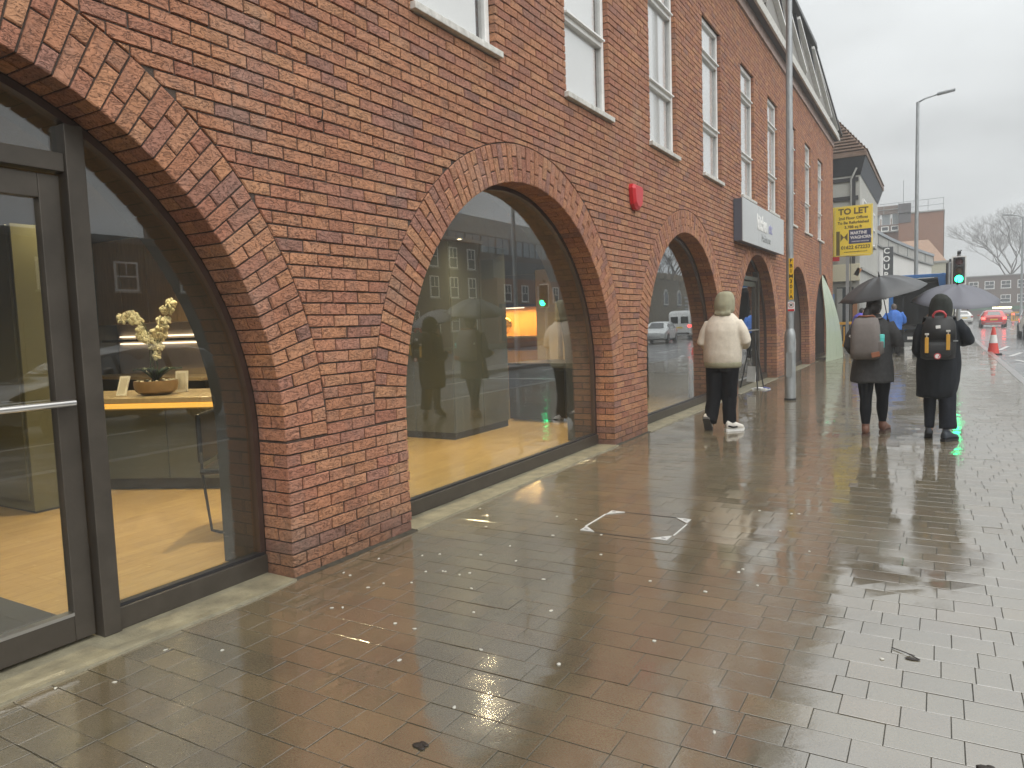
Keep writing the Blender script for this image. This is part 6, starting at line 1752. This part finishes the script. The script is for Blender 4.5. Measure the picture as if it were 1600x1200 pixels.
# ------------------------------------------------------------------ bare winter trees
bark_m = mat('bark', (.075, .062, .052), .85, var=.3, vscale=8)
def tree(label, x, y, h, seed, spread=.5, group=None, name='bare_tree', depth=6, r0=None):
    rr = random.Random(seed)
    t = thing(name, label, 'tree', (x, y, gz(y) - .1), 0, group)
    tr, cr = MB(), MB()
    r0 = r0 or h * .022
    pts = [Vector((0, 0, 0))]
    for i in range(5): pts.append(pts[-1] + Vector((rr.gauss(0, .03) * h, rr.gauss(0, .03) * h, h * .075)))
    tr.tube(pts, [r0 * (1.25 - .09 * i) for i in range(6)], 9)
    tr.build('trunk', bark_m, t, smooth=True)
    def grow(p, d, L, r, dep):
        q = p + d * L * .5 + Vector((rr.gauss(0, .06), rr.gauss(0, .06), rr.gauss(0, .05))) * L; e = q + (d + Vector((rr.gauss(0, .2), rr.gauss(0, .2), .10))).normalized() * L * .5
        cr.tube([p, q, e], [r, r * .82, r * .62], 5 if dep > 3 else 3, cap=False)
        if dep <= 0: return
        for k in range(3 if dep > 1 else 4):
            a = rr.uniform(0, 2 * PI); s_ = spread * rr.uniform(.6, 1.35)
            nd = ((e - q).normalized() + Vector((math.cos(a), math.sin(a), rr.uniform(-.25, .5))) * s_).normalized()
            grow(q.lerp(e, rr.uniform(.3, 1.0)), nd, L * rr.uniform(.62, .82), r * .60, dep - 1)
    for k in range(5):
        a = 2 * PI * k / 5 + rr.uniform(-.4, .4)
        grow(pts[-1 - (k % 2)], Vector((math.cos(a) * .7, math.sin(a) * .7, rr.uniform(.7, 1.2))).normalized(), h * .22, r0 * .62, depth - 1)
    cr.build('crown', bark_m, t, smooth=True)
    return t
tree('spreading bare winter tree rising over the long brown brick building', 12.6, 140, 18, 3, .55, depth=7, r0=.2)
tree('smaller bare tree at the right edge beyond the long brick building', 17.5, 150, 17, 8, .55, r0=.22)
tree('bare tree across the road above the gatehouse', 25, 90, 13, 5, .6)
tree('bare tree across the road beside the office block', 24.0, 62, 12, 12, .6)
tree('bare tree across the road facing the shop door', 19.5, 6.5, 9.5, 21, .6)
t = thing('opposite_terrace', 'grey terrace of shops across the road opposite the shop door', 'building', (27.5, -8, 0))
b = MB(); b.box((5, 20, 2.8), (10, 40.5, 5.8)); b.build('wall', mat('grey_wall', (.06, .062, .065), .8, var=.15, vscale=.6), t)
b = MB(); b.box((5, 20, 5.8), (10.4, 40.9, .3)); b.build('roof', slate_m, t)
b = MB(); b.box((3, 17, 6.3), (1.2, 1.2, 1.2)); b.build('chimney', farbrick2_m, t)
for k in range(12):
    face_window(t, T(-.012, 2 + k * 3.2, 4.2) @ RXM, 1.1, 1.3)
    b = MB(); b.box((-.02, 2 + k * 3.2, 1.3), (.08, 2.4, 2.1)); b.build('shop_window', farglass_m, t)
# litter bin seen mirrored by the third arch
# ------------------------------------------------------------------ damp air
hz = bpy.data.materials.new('haze_air'); hz.use_nodes = True
ht = hz.node_tree; ht.nodes.clear()
ho = ht.nodes.new('ShaderNodeOutputMaterial'); hv = ht.nodes.new('ShaderNodeVolumePrincipled')
hv.inputs['Color'].default_value = (.92, .95, .97, 1); hv.inputs['Density'].default_value = .0024; hv.inputs['Anisotropy'].default_value = .2
ht.links.new(hv.outputs[0], ho.inputs['Volume'])
b = MB(); b.box((0, 65, 10.0), (190, 240, 22.4)); h_ = b.build('haze', hz); h_['kind'] = 'stuff'
